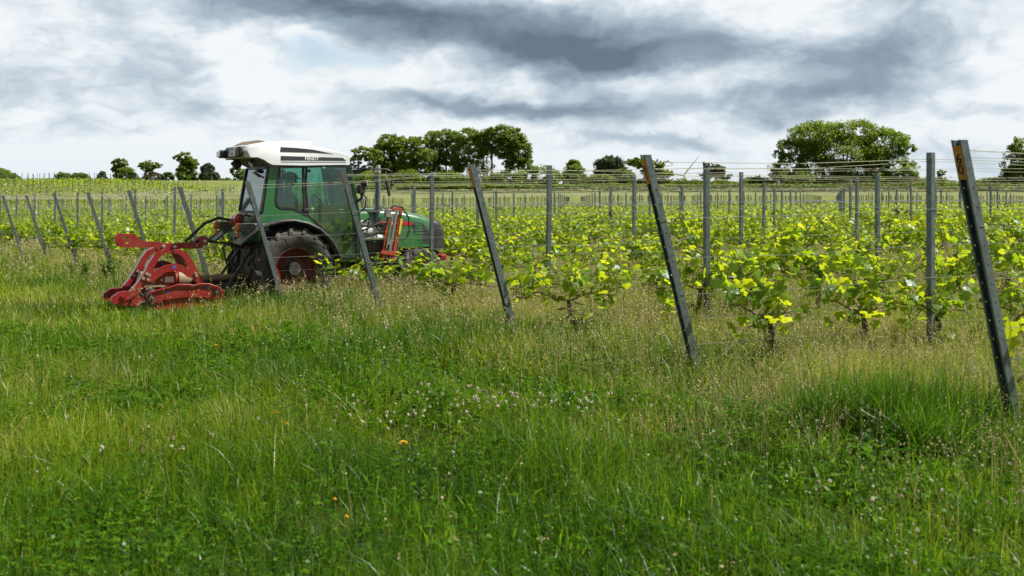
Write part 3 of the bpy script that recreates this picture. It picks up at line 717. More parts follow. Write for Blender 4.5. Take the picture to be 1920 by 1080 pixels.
# broad blades of dandelion, plantain and dock seedlings in patches
wx_, wy_ = [], []
for (x, y, sx, sy, n_) in [(-.9, 7.6, .6, .5, 700), (.2, 7.4, .7, .4, 900), (1.1, 7.0, .5, .35, 420), (-2.0, 7.2, .7, .5, 500), (2.0, 5.3, .4, .25, 350), (-3.4, 9.5, 1.2, .9, 600), (-4.8, 12.2, 1.0, .8, 500), (-.2, 4.7, 1.2, .35, 420), (-1.8, 5.0, .6, .4, 260), (1.3, 4.5, .5, .3, 260)]:
    for _ in range(n_ // 12):
        a_, b_ = rnd.gauss(x, sx), rnd.gauss(y, sy); wx_.append(rng.normal(a_, .035, 12)); wy_.append(rng.normal(b_, .035, 12))
X, Y = np.concatenate(wx_), np.concatenate(wy_)
V_, qs, tr, tt_ = blades(X, Y, rng.uniform(.08, .22, len(X)), rng.uniform(.014, .034, len(X)), np.clip(rng.normal(.75, .2, len(X)), 0, 1), .8, 4)
tag(link('broadleaf_weeds', npmesh('broadleaf_weeds', V_, [(4, qs), (3, tr)], M_WEED, tt_, True)), 'patches of bright broad leaved weeds growing through the meadow grass', 'ground cover', kind='stuff')
# clover flower heads
fp = []
for _ in range(95): fp.append((rnd.gauss(-.05, .42), rnd.gauss(6.75, .22), .014))
for _ in range(30): fp.append((rnd.gauss(-.75, .3), rnd.gauss(6.3, .2), .012))
for _ in range(14): fp.append((rnd.gauss(2.1, .5), rnd.gauss(4.6, .35), .011))
for _ in range(24):
    y = 4.2 + 5 * rnd.random(); fp.append((rnd.uniform(-.53 * y, .53 * y), y, rnd.choice((.009, .011, .014))))
for _ in range(7): fp.append((rnd.gauss(-1.9, .12), rnd.gauss(5.45, .1), .014))
VV, QQ, TT = [], [], []; nb = 0; stem = MB()
for (x, y, r_) in fp:
    z = g1(x, y) + float(UN(x, y)) + rnd.uniform(.14, .24); n_ = 16; dirs = rng.normal(size=(n_, 3)); dirs /= np.linalg.norm(dirs, axis=1)[:, None]; c = np.array([x, y, z]) + dirs * r_ * .6
    P_, Q_ = leaf_cloud(c[:, 0], c[:, 1], c[:, 2], np.full(n_, r_ * .95), .1); VV.append(P_); QQ.append(Q_ + nb); nb += len(P_); TT.append(np.clip(rng.normal(rnd.choice((.2, .8, .9)), .12, n_), 0, 1))
tag(link('clover_flowers', npmesh('clover_flowers', np.concatenate(VV), [(4, np.concatenate(QQ))], M_FLOW, np.concatenate(TT))), 'scattered cream and pinkish clover flower heads in the grass', 'flowers', kind='stuff')

def ray_ground(px, py):
    u = (px - 960) / F; v = (HOR - py) / F; y = 4.0
    for _ in range(40): y = (g1(u * y, y) + .15 - EZ) / v
    return u * y, y
def dandelion(px, py, r_, lab):
    x, y = ray_ground(px, py); o = empty('dandelion', (x, y, g1(x, y)))
    s_ = MB(); s_.tube([(0, 0, 0), (.006, 0, .08), (0, .004, .155)], .0025, 5); s_.build('stem', M_SHOOT, o)
    f_ = MB()
    for ring, (rr, tz, n_) in enumerate(((r_, .004, 14), (r_ * .75, .010, 12), (r_ * .45, .014, 8))):
        for i in range(n_):
            a = 6.283 * i / n_ + ring * .3; ca, sa = math.cos(a), math.sin(a); w_ = rr * .2
            f_.add([(0, 0, .155), (ca * rr * .6 - sa * w_, sa * rr * .6 + ca * w_, .157 + tz * .7), (ca * rr, sa * rr, .155 + tz), (ca * rr * .6 + sa * w_, sa * rr * .6 - ca * w_, .157 + tz * .7)], [(0, 1, 2, 3)])
    f_.build('flower_head', M_PETAL, o); tag(o, lab, 'flower', 'yellow dandelions in the grass')
for (px, py, r_, lab) in [(757, 832, .026, 'yellow dandelion in the grass at centre, left of the white clover band'), (518, 776, .024, 'larger of two yellow dandelions close together left of centre'), (537, 797, .015, 'smaller lower yellow dandelion of the close pair left of centre'),
                          (405, 649, .022, 'yellow dandelion below the red implement'), (265, 600, .018, 'small yellow flower in the grass below the left foot of the red implement'), (628, 940, .012, 'tiny yellow flower low in the foreground grass'), (650, 973, .012, 'tiny yellow flower nearest the bottom edge of the meadow')]:
    dandelion(px, py, r_, lab)

def broad_plant(name, x, y, n_, L0, lab, cat, mt, seed, wide=.3, rise=.7):
    r = random.Random(seed); o = empty(name, (x, y, g1(x, y)))
    for i in range(n_):
        a = 6.283 * i / n_ + r.uniform(-.3, .3); L = L0 * r.uniform(.7, 1.15); ri = rise * r.uniform(.6, 1.2); vs = []; N = 8
        for j in range(N + 1):
            s_ = j / N; rad = L * s_ * (1 - .25 * ri); zz = L * ri * math.sin(s_ * 2.0) * .9 + .02; w_ = L * wide * math.sin(math.pi * min(1, s_ * .93 + .05)) ** .8 * (1 + .12 * math.sin(j * 2.4)) * .5
            for (u, dz) in ((-1, .02), (-.5, .008), (0, -.01), (.5, .008), (1, .02 + .01 * math.sin(j * 3))):
                vs.append((math.cos(a) * rad - math.sin(a) * w_ * u, math.sin(a) * rad + math.cos(a) * w_ * u, zz + dz * L * 4 * abs(u) * .5 - .01 * (j % 2)))
        fs = [(j * 5 + u, j * 5 + u + 1, (j + 1) * 5 + u + 1, (j + 1) * 5 + u) for j in range(N) for u in range(4)]
        link('leaf', npmesh('leaf', np.array(vs), [(4, np.array(fs))], mt, np.full(len(fs), r.random()), True), o)
    tag(o, lab, cat, 'broad leaved weeds in the grass'); return o
x, y = ray_ground(1628, 850); broad_plant('dock_plant', x, y, 13, .21, 'large dark broad leaved dock plant in the grass left of the post numbered 60', 'plant', M_DOCK, 5, .32, 1.0)
x, y = ray_ground(1705, 810); broad_plant('dock_plant', x, y, 8, .17, 'smaller broad leaved weed between the big dock and the post numbered 60', 'plant', M_DOCK, 6, .34, .9)
x, y = ray_ground(1055, 745); broad_plant('dandelion_leaves', x, y, 9, .22, 'bright upright weed leaves in the meadow above the clover flowers', 'plant', M_CLOV, 7, .22, 1.2)
x, y = ray_ground(800, 740); broad_plant('dandelion_leaves', x, y, 10, .22, 'spreading weed rosette in the meadow left of the clover flowers', 'plant', M_CLOV, 8, .24, .8)
x, y = ray_ground(345, 1040); broad_plant('plantain_rosette', x, y, 7, .13, 'dark weed rosette low in the bottom left foreground', 'plant', M_DOCK, 9, .4, .7)

# leafy weeds by the tractor wheel and at the vine feet
def herb(x, y, h, n_, seed, lab):
    r = random.Random(seed); o = empty('leafy_weed', (x, y, g1(x, y))); st = MB(); cx_, cy_, cz_, ss = [], [], [], []
    for i in range(n_):
        a = r.uniform(0, 6.28); l_ = r.uniform(.05, .35) * h; hh = h * r.uniform(.6, 1); pts = [(0, 0, 0), (math.cos(a) * l_ * .5, math.sin(a) * l_ * .5, hh * .55), (math.cos(a) * l_, math.sin(a) * l_, hh)]
        st.tube(pts, [.004, .003, .0015], 4)
        for j in range(16):
            s_ = r.uniform(.15, 1); cx_.append(math.cos(a) * l_ * s_ + r.gauss(0, .035)); cy_.append(math.sin(a) * l_ * s_ + r.gauss(0, .035)); cz_.append(hh * s_ + r.gauss(0, .015)); ss.append(r.uniform(.03, .06))
    st.build('stems', M_SHOOT, o); P_, Q_ = leaf_cloud(*map(np.array, (cx_, cy_, cz_, ss)), .8)
    link('leaves', npmesh('leaves', P_, [(4, Q_)], M_CLOV, rng.random(len(Q_))), o); tag(o, lab, 'weed', 'leafy weeds along the row ends')
for i, (px, py, h, n_, lab) in enumerate([(205, 520, .55, 26, 'dark leafy weed clump around the foot of the post left of the implement'), (160, 512, .4, 18, 'low leafy weed clump left of the implement beside a leaning post'), (655, 560, .35, 12, 'leafy weed beside the tractor rear wheel'), (610, 556, .28, 8, 'small leafy weed in front of the tractor rear wheel'),
                                    (870, 600, .3, 12, 'leafy weed left of the third leaning post'), (1440, 628, .3, 10, 'pale leafy weed at the foot of the vines behind post 61')]):
    x, y = ray_ground(px, py); herb(x, y, h, n_, 40 + i, lab)
#PART2
# ------------------------------------------------------------ trees, bushes, turbine
def make_tree(name, px0, px1, ptop, pbase, dist, blobs, mt, lab, cat='tree', group=None, n_clump=60, per=70, lsize=.34, trunk=.3, seed=0, trunks=((0, 0),), clump_r=.21, low=.0):
    n_clump = int(n_clump * 2.3); per = int(per * .85); lsize *= 1.15
    """blobs: (u, v, ru, rv) in the crown's box, u -1..1 across, v 0..1 up; real depth equals width of each blob"""
    r = np.random.default_rng(seed + 77); rr = random.Random(seed)
    cxp = (px0 + px1) / 2; X0 = (cxp - 960) / F * dist; hw = (px1 - px0) / 2 / F * dist; zb = g1(X0, dist) if pbase is None else EZ + (HOR - pbase) * dist / F
    zb = min(zb, EZ + (HOR - (pbase or 352)) * dist / F); zt = EZ + (HOR - ptop) * dist / F; H = zt - zb; zg = min(zb, g1(X0, dist))
    o = empty(name, (X0, dist, zg)); dz = zb - zg
    cl = []; at = sum(b_[2] * b_[3] for b_ in blobs)
    for (u, v, ru, rv) in blobs:
        nn = max(3, int(n_clump * ru * rv / at)); dr = r.normal(size=(nn, 3)); dr /= np.linalg.norm(dr, axis=1)[:, None]; rad = r.uniform(.45, .98, nn) ** .6
        a, b_, c = ru * hw, (ru * hw * .5 + rv * H * .5) * .9, rv * H
        for i in range(nn): cl.append((u * hw + dr[i, 0] * a * rad[i], dr[i, 1] * b_ * rad[i], dz + v * H + dr[i, 2] * c * rad[i], clump_r * (a + c) * .5 * r.uniform(.7, 1.5)))
    P0, SZ, TN = [], [], []
    for (x, y, z, q_) in cl:
        z = max(z, dz + low * H + .1); tc2 = r.normal(.45, .16); n_ = int(per * r.uniform(.6, 1.3)); dd_ = r.normal(size=(n_, 3)); dd_ /= np.linalg.norm(dd_, axis=1)[:, None]; rad = r.uniform(.15, 1, n_) ** .5
        pp = np.array([x, y, z]) + dd_ * rad[:, None] * q_ * np.array([1.15, 1.15, .8]); P0.append(pp); SZ.append(lsize * r.uniform(.6, 1.35, n_)); TN.append(np.clip(tc2 + r.normal(0, .14, n_), 0, 1))
    P0 = np.concatenate(P0); global rng
    keep = P0[:, 2] > .05; P0 = P0[keep]; SZ = np.concatenate(SZ)[keep]; TN = np.concatenate(TN)[keep]
    sv = rng; rng = r; V_, Q_ = leaf_cloud(P0[:, 0], P0[:, 1], P0[:, 2], SZ, .35); rng = sv
    link('crown' if cat == 'tree' else 'foliage', npmesh('crown', V_, [(4, Q_)], M_TREES[mt], TN), o)
    tb = MB()
    for (tu, _) in trunks:
        bx = tu * hw; best = sorted(cl, key=lambda c_: abs(c_[0] - bx) + rr.uniform(0, hw * .5)); top = max((c_[2] for c_ in best[:8]), default=H * .6); th = dz + (top - dz) * .72
        pts = [(bx + rr.uniform(-.02, .02) * H * i / 5, rr.uniform(-.02, .02) * H * i / 5, -.3 + (th + .3) * i / 5) for i in range(6)]; tb.tube(pts, [trunk * (1.25 if i == 0 else 1 - .14 * i) for i in range(6)], 8)
        for c_ in best[:int(26 / len(trunks)) + 4]:
            s0 = Vector(pts[rr.randint(2, 5)]); e_ = Vector(c_[:3]); md = s0.lerp(e_, .5) + Vector((0, 0, (e_ - s0).length * .10)); tb.tube([s0, s0.lerp(md, .5) + Vector((rr.uniform(-.2, .2), 0, .05)), md, e_], [trunk * .36, trunk * .28, trunk * .2, trunk * .06], 5)
    tb.build('trunk' if cat == 'tree' else 'stems', M_TBARK, o, 60)
    tag(o, lab, cat, group); return o
LT_G = 'far trees on the left skyline'; CG = 'trees of the tall grove behind the tractor'; HB = 'bushes of the far hedge'
make_tree('broadleaf_tree', -45, 50, 314, 347, 300, [(-.3, .5, .6, .5), (.35, .3, .5, .32), (.7, .15, .3, .2)], 'oak', 'dark wooded clump sloping down at the left edge of the skyline', group=LT_G, seed=1, n_clump=90, lsize=.5, trunk=.3)
make_tree('broadleaf_tree', 103, 134, 323, 346, 300, [(0, .62, .95, .36), (0, .3, .5, .3)], 'oak', 'small flat topped dark tree, left of the touching pair near the left skyline', group=LT_G, seed=2, n_clump=45, trunk=.2)
make_tree('broadleaf_tree', 131, 171, 324, 346, 302, [(0, .6, .95, .36), (.1, .3, .5, .28)], 'bush', 'small light green spreading tree, right of the touching pair near the left skyline', group=LT_G, seed=3, n_clump=50, trunk=.2)
make_tree('broadleaf_tree', 181, 208, 320, 347, 300, [(-.3, .55, .5, .42), (.4, .28, .5, .28)], 'grey', 'small pointed grey green tree on the left skyline beside the two part tree', group=LT_G, seed=4, n_clump=40, trunk=.15)
make_tree('broadleaf_tree', 203, 258, 297, 347, 290, [(-.2, .82, .55, .17), (-.45, .62, .35, .15), (.15, .36, .75, .32), (.7, .2, .3, .2)], 'oak', 'dark tree with a separate upper crown leaning left on the left skyline', group=LT_G, seed=5, n_clump=95, trunk=.3)
make_tree('broadleaf_tree', 258, 304, 298, 347, 290, [(-.2, .72, .7, .2), (.6, .76, .4, .12), (-.1, .45, .3, .2)], 'bush', 'thin light green tree rising above a brown bush on the left skyline', group=LT_G, seed=6, n_clump=50, per=45, trunk=.25)
make_tree('broadleaf_tree', 325, 372, 285, 347, 285, [(-.1, .8, .6, .2), (-.7, .82, .3, .1), (.35, .65, .6, .2), (0, .35, .75, .3)], 'oak', 'tallest round crowned oak on the left skyline', group=LT_G, seed=7, n_clump=110, trunk=.35)
make_tree('broadleaf_tree', 369, 409, 305, 347, 285, [(0, .7, .6, .28), (.1, .35, .95, .32)], 'grey', 'grey green pyramidal tree right of the tallest oak on the left skyline', group=LT_G, seed=8, n_clump=75, trunk=.25)
make_tree('broadleaf_tree', 430, 472, 310, 349, 240, [(-.4, .72, .5, .24), (.3, .55, .5, .3), (-.2, .35, .5, .2)], 'mid', 'slender open tree just behind the rear of the tractor cab roof', group=LT_G, seed=9, n_clump=45, per=45, trunk=.2)
for i, (a, b_, tp, mt_, lab) in enumerate([(246, 290, 331, 'oak', 'dark green bush right of the two part tree'), (268, 306, 322, 'brown', 'brownish bush below the thin light green tree'), (297, 328, 321, 'bush', 'rounded bright bush left of the tallest oak'), (350, 378, 330, 'oak', 'low dark bush at the foot of the tallest oak'),
                                             (388, 420, 335, 'brown', 'low brownish bush right of the grey green tree'), (408, 442, 333, 'bush', 'low light bush near the rear of the tractor roof'), (436, 480, 336, 'oak', 'low dark bush seen past the rear window of the cab')]):
    make_tree('bush', a, b_, tp, 348, 287, [(0, .5, .9, .48), (-.4, .3, .5, .3), (.5, .3, .5, .3)], mt_, lab, 'bush', 'bushes on the left skyline', 45, 55, .3, .08, 20 + i, low=.03)
make_tree('broadleaf_tree', 650, 724, 271, 351, 232, [(-.2, .82, .6, .14), (.4, .7, .5, .2), (-.55, .62, .35, .16), (.1, .45, .4, .12), (0, .16, .9, .14), (.1, .33, .8, .12)], 'mid', 'open crowned tree at the left end of the grove beside the cab roof', group=CG, seed=31, n_clump=110, per=52, trunk=.22, trunks=((-.4, 0), (.3, 0)), lsize=.3)
make_tree('broadleaf_tree', 692, 775, 249, 351, 236, [(0, .83, .7, .15), (-.3, .62, .6, .2), (.4, .6, .5, .2), (0, .4, .8, .14), (0, .12, .8, .1), (.1, .33, .8, .12)], 'oak', 'tall dark tree of the grove, second from its left end', group=CG, seed=32, n_clump=169, per=58, trunk=.28, trunks=((-.3, 0), (.35, 0)), lsize=.32)
make_tree('broadleaf_tree', 742, 818, 252, 351, 232, [(-.1, .8, .7, .17), (.3, .55, .7, .2), (-.4, .45, .5, .2), (0, .12, .8, .1), (.1, .33, .8, .12)], 'mid', 'grove tree in the dip between the two highest masses', group=CG, seed=33, n_clump=136, per=58, trunk=.25, lsize=.32)
make_tree('broadleaf_tree', 784, 880, 240, 351, 236, [(-.1, .84, .7, .14), (.45, .74, .5, .16), (-.4, .6, .5, .2), (.2, .5, .6, .14), (0, .1, .9, .1), (.1, .33, .8, .12)], 'mid', 'grey green domed tree in the middle of the grove', group=CG, seed=34, n_clump=175, per=56, trunk=.26, trunks=((-.4, 0), (.1, 0), (.5, 0)), lsize=.32)
make_tree('broadleaf_tree', 838, 935, 237, 351, 232, [(-.2, .84, .6, .14), (.4, .84, .5, .14), (0, .63, .85, .18), (-.5, .42, .4, .12), (0, .1, .9, .1), (.1, .33, .8, .12)], 'mid', 'tall thin trunked tree right of the grove middle with sky showing between its stems', group=CG, seed=35, n_clump=162, per=54, trunk=.22, trunks=((-.55, 0), (-.1, 0), (.4, 0)), lsize=.32)
make_tree('broadleaf_tree', 893, 998, 233, 351, 230, [(-.25, .84, .55, .15), (-.78, .66, .28, .2), (.25, .76, .5, .2), (.55, .55, .42, .22), (-.05, .62, .5, .16), (.75, .38, .25, .16), (.3, .36, .4, .1)], 'bush', 'highest and broadest sunlit tree at the right end of the grove', group=CG, seed=36, n_clump=230, per=60, trunk=.3, trunks=((-.45, 0), (.1, 0), (.5, 0)), lsize=.32)
for i, (a, b_, tp, mt_, lab) in enumerate([(655, 730, 319, 'oak', 'dark undergrowth bush at the left foot of the grove'), (730, 800, 317, 'oak', 'dark undergrowth bush below the dip of the grove'), (800, 880, 321, 'oak', 'undergrowth bush below the middle of the grove'), (905, 990, 318, 'bush', 'light bush under the right end of the grove'),
    (972, 1058, 308, 'mid', 'large spreading bush between the grove and the rounded trees'), (1052, 1102, 306, 'bush', 'bright bush below the small dark tree'), (1090, 1160, 326, 'bush', 'hedge bush below the round topped tree'), (1150, 1190, 312, 'bush', 'bright pointed bush between the round and the spreading tree'),
    (1185, 1268, 334, 'brown', 'brownish green hedge bush behind the post numbered 61'), (1255, 1330, 336, 'bush', 'flowering pale hedge bush left of the upright post right of post 61'), (1318, 1392, 338, 'bush', 'pale hedge bush under the small lone tree'), (1385, 1450, 330, 'bush', 'light hedge bush just left of the big oak'),
    (1440, 1540, 318, 'oak', 'dark bush under the left side of the big oak'), (1540, 1640, 322, 'oak', 'dark bush below the middle of the big oak'), (1655, 1728, 318, 'bush', 'bright bush under the right end of the big oak'), (1712, 1790, 334, 'bush', 'low light hedge bush right of the big oak'), (1780, 1850, 338, 'bush', 'low hedge bush behind the post numbered 60'), (1835, 1940, 330, 'oak', 'dark hedge bush under the tree at the right edge')]):
    make_tree('hedge_bush', a, b_, tp, 353, 222 + (i % 3) * 2, [(0, .5, .92, .46), (-.5, .3, .5, .3), (.5, .35, .5, .32)], mt_, lab, 'bush', HB, 62, 60, .3, .08, 50 + i, low=.02, trunks=((-.4, 0), (.4, 0)))
make_tree('low_hedge', 640, 1300, 345, 355, 218, [(u_, .5, .12, .45) for u_ in np.arange(-.95, 1, .13)], 'oak', 'long low dark hedge closing the far field behind the grove and left of centre right', 'hedge', 'low hedges of the far field', 700, 26, .3, .06, 90, low=.02, trunks=((-.5, 0),), clump_r=.13)
make_tree('low_hedge', 1290, 1990, 344, 355, 218, [(u_, .5, .12, .45) for u_ in np.arange(-.95, 1, .13)], 'bush', 'long low hedge closing the far field below the big oak', 'hedge', 'low hedges of the far field', 700, 26, .3, .06, 91, low=.02, trunks=((-.5, 0),), clump_r=.13)
make_tree('broadleaf_tree', 1056, 1096, 298, 351, 232, [(0, .7, .7, .26), (.1, .4, .8, .25)], 'oak', 'small dark round tree above the bright hedge bush right of the grove', group='trees along the far hedge', seed=71, n_clump=60, trunk=.18)
make_tree('broadleaf_tree', 1110, 1177, 291, 351, 240, [(0, .72, .9, .25), (-.1, .45, .8, .2)], 'grey', 'grey green round topped tree left of the spreading tree', group='trees along the far hedge', seed=72, n_clump=95, per=55, trunk=.22)
make_tree('broadleaf_tree', 1170, 1266, 293, 352, 230, [(-.45, .8, .45, .16), (.1, .72, .5, .14), (.55, .45, .42, .14), (.05, .5, .4, .12)], 'oak', 'open dark spreading tree leaning right behind the post numbered 61', group='trees along the far hedge', seed=73, n_clump=85, per=48, trunk=.22, trunks=((-.2, 0),))
make_tree('broadleaf_tree', 1311, 1374, 308, 352, 232, [(-.1, .72, .7, .24), (.5, .5, .45, .15), (-.55, .5, .35, .15)], 'grey', 'small lone open tree left of the big oak', group='trees along the far hedge', seed=74, n_clump=62, per=44, trunk=.18)
make_tree('oak_tree', 1442, 1722, 223, 353, 226, [(-.38, .74, .42, .22), (.12, .80, .45, .19), (.55, .64, .36, .22), (-.66, .55, .30, .16), (0, .52, .6, .24), (-.72, .26, .27, .20), (-.30, .24, .36, .22), (.30, .22, .36, .22), (.72, .25, .26, .24), (.83, .56, .15, .09)], 'oak',
          'biggest broad oak with a wide rounded crown right of centre', group='trees along the far hedge', seed=75, n_clump=480, per=84, trunk=.6, lsize=.30, trunks=((-.28, 0), (.02, 0), (.3, 0)), clump_r=.18)
make_tree('broadleaf_tree', 1868, 1990, 254, 352, 224, [(-.05, .78, .55, .2), (.3, .5, .7, .3), (-.5, .42, .4, .2), (0, .2, .8, .2)], 'bush', 'bright green tree cut by the right edge of the photo', group='trees along the far hedge', seed=76, n_clump=150, per=64, trunk=.35)
make_tree('sapling', 1754, 1776, 316, 352, 205, [(0, .8, .7, .16), (-.3, .6, .5, .12), (.3, .45, .5, .12)], 'bush', 'little thin sapling poking up between big oak and the post numbered 60', group='trees along the far hedge', seed=77, n_clump=16, per=18, trunk=.06)

# wind turbine, two kilometres off
D = 1900; tx = (1282 - 960) / F * D; zt = EZ + (HOR - 329) * D / F; o = empty('wind_turbine', (tx, D, g1(tx, D)))
hh = zt - g1(tx, D); m_ = MB(); m_.tube([(0, 0, -3), (0, 0, hh * .5), (0, 0, hh - .6)], [2.1, 1.7, 1.2], 12); m_.build('tower', M_TURB, o)
m_ = MB(); m_.box((0, 1.2, hh + .4), (2.6, 7, 2.8), None, .5); m_.build('nacelle', M_TURB, o)
m_ = MB(); m_.ball((0, -3.0, hh + .3), 1.5, 10); m_.build('hub', M_TURB, o)
for a in (52, 172, 292):
    ca, sa = math.cos(R(a)), math.sin(R(a)); L = 48; vs = []; N = 8
    for i in range(N + 1):
        s_ = i / N; w_ = 3.4 * (1 - s_ * .85) * (.55 if i == 0 else 1); th_ = .5 * (1 - .8 * s_)
        for (u, v) in ((-.35, 0), (0, th_), (.65, 0), (0, -th_)): vs.append((ca * L * s_ - sa * u * w_, -3.2 + v, hh + .3 + sa * L * s_ + ca * u * w_))
    m_ = MB(); m_.add(vs, [(i * 4 + k, i * 4 + (k + 1) % 4, (i + 1) * 4 + (k + 1) % 4, (i + 1) * 4 + k) for i in range(N) for k in range(4)] + [(0, 1, 2, 3), (N * 4 + 3, N * 4 + 2, N * 4 + 1, N * 4)]); m_.build('blade', M_TURB, o)
tag(o, 'tiny white wind turbine far off on the horizon between the hedge trees', 'wind turbine')

# ------------------------------------------------------------ the tractor (x forward, y left, z up; origin under the rear axle)
TO = Vector((-3.44, 14.77, -.17)); TR = R(33)
trc = empty('tractor', TO, TR); tag(trc, 'green narrow vineyard tractor with white cab roof and red rear rims between vine rows', 'tractor')
def arc(cx_, cz_, r_, a0, a1, n): return [(cx_ + r_ * math.cos(R(a0 + (a1 - a0) * i / n)), cz_ + r_ * math.sin(R(a0 + (a1 - a0) * i / n))) for i in range(n + 1)]
def wheel(name, cx_, cy_, rad, wid, rim_r, s_, lugs, red=True):
    """s_ = +1 outer face towards +y, -1 towards -y; the rim is the part, tyre and hub its sub-parts"""
    z = rad; yo = s_ * wid / 2; f = lambda pr: [(a, cy_ + b_ * s_) for a, b_ in pr]
    rm = MB(); h = wid / 2
    rm.lathe(f([(rim_r + .012, h * .70), (rim_r + .02, h * .76), (rim_r + .0, h * .80), (rim_r - .018, h * .76), (rim_r - .03, h * .45), (rim_r - .05, h * .30), (rim_r - .09, h * .22), (rim_r * .62, h * .05), (rim_r * .52, h * .02), (rim_r * .3, h * .06), (.0, h * .06)]), (cx_, 0, z), n=40)
    rm.lathe(f([(rim_r + .01, -h * .7), (rim_r - .02, -h * .74), (rim_r - .03, -h * .3), (rim_r - .08, -h * .1), (rim_r * .5, -h * .05), (0, -h * .05)]), (cx_, 0, z), n=32)
    o = rm.build(name, M_RIM if red else M_CAST, trc, 40)
    ty = MB(); ty.lathe(f([(rim_r, -h * .72), (rim_r + .03, -h * .86), (rad * .76, -h), (rad * .86, -h * .98), (rad * .925, -h * .86), (rad * .945, -h * .4), (rad * .95, 0), (rad * .945, h * .4), (rad * .925, h * .86), (rad * .86, h * .98), (rad * .76, h), (rim_r + .03, h * .86), (rim_r, h * .72)]), (cx_, 0, z), n=48)
    for i in range(lugs):      # chevron lugs, half a pitch apart side to side, running down over the shoulder
        for sd in (-1, 1):
            a0 = 2 * math.pi * (i + (.5 if sd > 0 else 0)) / lugs; vs = []
            path = [(0, .0, rad * .935, rad * 1.0), (.35, .07, rad * .935, rad * 1.0), (.75, .15, rad * .93, rad * .995), (.97, .20, rad * .90, rad * .965), (1.03, .225, rad * .84, rad * .88)]
            for (u, da, r0, r1) in path:
                wd = .040 * (1 - .15 * u) / rad
                for (rr_, a_) in ((r0, -wd), (r1, -wd * .62), (r1, wd * .62), (r0, wd)):
                    an = a0 + da * 1.25 + a_; vs.append((cx_ + rr_ * math.cos(an), cy_ + sd * h * u, z + rr_ * math.sin(an)))
            ty.add(vs, [(j * 4 + k, j * 4 + (k + 1) % 4, (j + 1) * 4 + (k + 1) % 4, (j + 1) * 4 + k) for j in range(4) for k in range(4)] + [(3, 2, 1, 0), (16, 17, 18, 19)])
    ty.build('tyre', M_RUBBER, o, 35)
    hb = MB(); hb.lathe([(0, cy_ + s_ * h * .42), (.055, cy_ + s_ * h * .42), (.07, cy_ + s_ * h * .36), (.075, cy_ + s_ * h * .1), (.12, cy_ + s_ * h * .08), (.12, cy_)], (cx_, 0, z), n=20)
    for i in range(8): a = i * .785; hb.cyl((cx_ + .14 * math.cos(a), cy_, z + .14 * math.sin(a)), (cx_ + .14 * math.cos(a), cy_ + s_ * (h * .16), z + .14 * math.sin(a)), .012, 6)
    hb.build('hub', M_CAST, o); return o
RR = .61
wheel('rear_wheel', 0, -.49, RR, .40, .31, -1, 17); wheel('rear_wheel', 0, .49, RR, .40, .31, 1, 17)
wheel('front_wheel', 2.05, -.50, .42, .28, .22, -1, 15); wheel('front_wheel', 2.05, .50, .42, .28, .22, 1, 15)
# chassis
m_ = MB(); m_.box((.15, 0, .62), (1.1, .36, .42), None, .04); m_.box((1.3, 0, .62), (1.6, .34, .36), None, .04); m_.box((2.2, 0, .62), (.6, .3, .26), None, .03)
m_.tube([(0, -.62, RR), (0, -.2, RR), (0, .2, RR), (0, .62, RR)], [.09, .15, .15, .09], 14); m_.tube([(2.05, -.45, .42), (2.05, 0, .45), (2.05, .45, .42)], [.06, .09, .06], 10)
m_.box((1.45, -.27, .80), (.7, .16, .34), None, .03); m_.box((1.45, .27, .80), (.7, .16, .34), None, .03); m_.cyl((1.15, -.3, .62), (1.75, -.3, .62), .09, 14)
m_.box((2.45, 0, .66), (.28, .42, .20), None, .03); m_.build('chassis', M_CAST, trc)
# hood: lofted sections
secs = [(1.00, .33, 1.43, .86), (1.15, .335, 1.455, .86), (1.55, .335, 1.455, .855), (1.85, .33, 1.425, .85), (2.1, .32, 1.375, .845), (2.3, .30, 1.325, .84), (2.42, .285, 1.285, .83), (2.52, .265, 1.25, .83)]
def hood_ring(x, hw_, zt_, zb_, n=10):
    pts = [(x, -hw_, zb_)]
    for i in range(n + 1):
        a = math.pi - math.pi * i / n; ca, sa = math.cos(a), math.sin(a)
        pts.append((x, hw_ * (abs(ca) ** .42) * (1 if ca > 0 else -1), zt_ - .16 + .16 * (abs(sa) ** .62)))
    pts.append((x, hw_, zb_)); return pts
def loft(mb, rings, caps=True):
    n = len(rings[0]); vs = [p for r_ in rings for p in r_]; fs = [(i * n + k, i * n + (k + 1) % n, (i + 1) * n + (k + 1) % n, (i + 1) * n + k) for i in range(len(rings) - 1) for k in range(n)]
    if caps: fs += [tuple(range(n))[::-1], tuple(range((len(rings) - 1) * n, len(rings) * n))]
    mb.add(vs, fs); return mb
hood = loft(MB(), [hood_ring(*s_) for s_ in secs]).build('hood', M_GREEN, trc, 50)
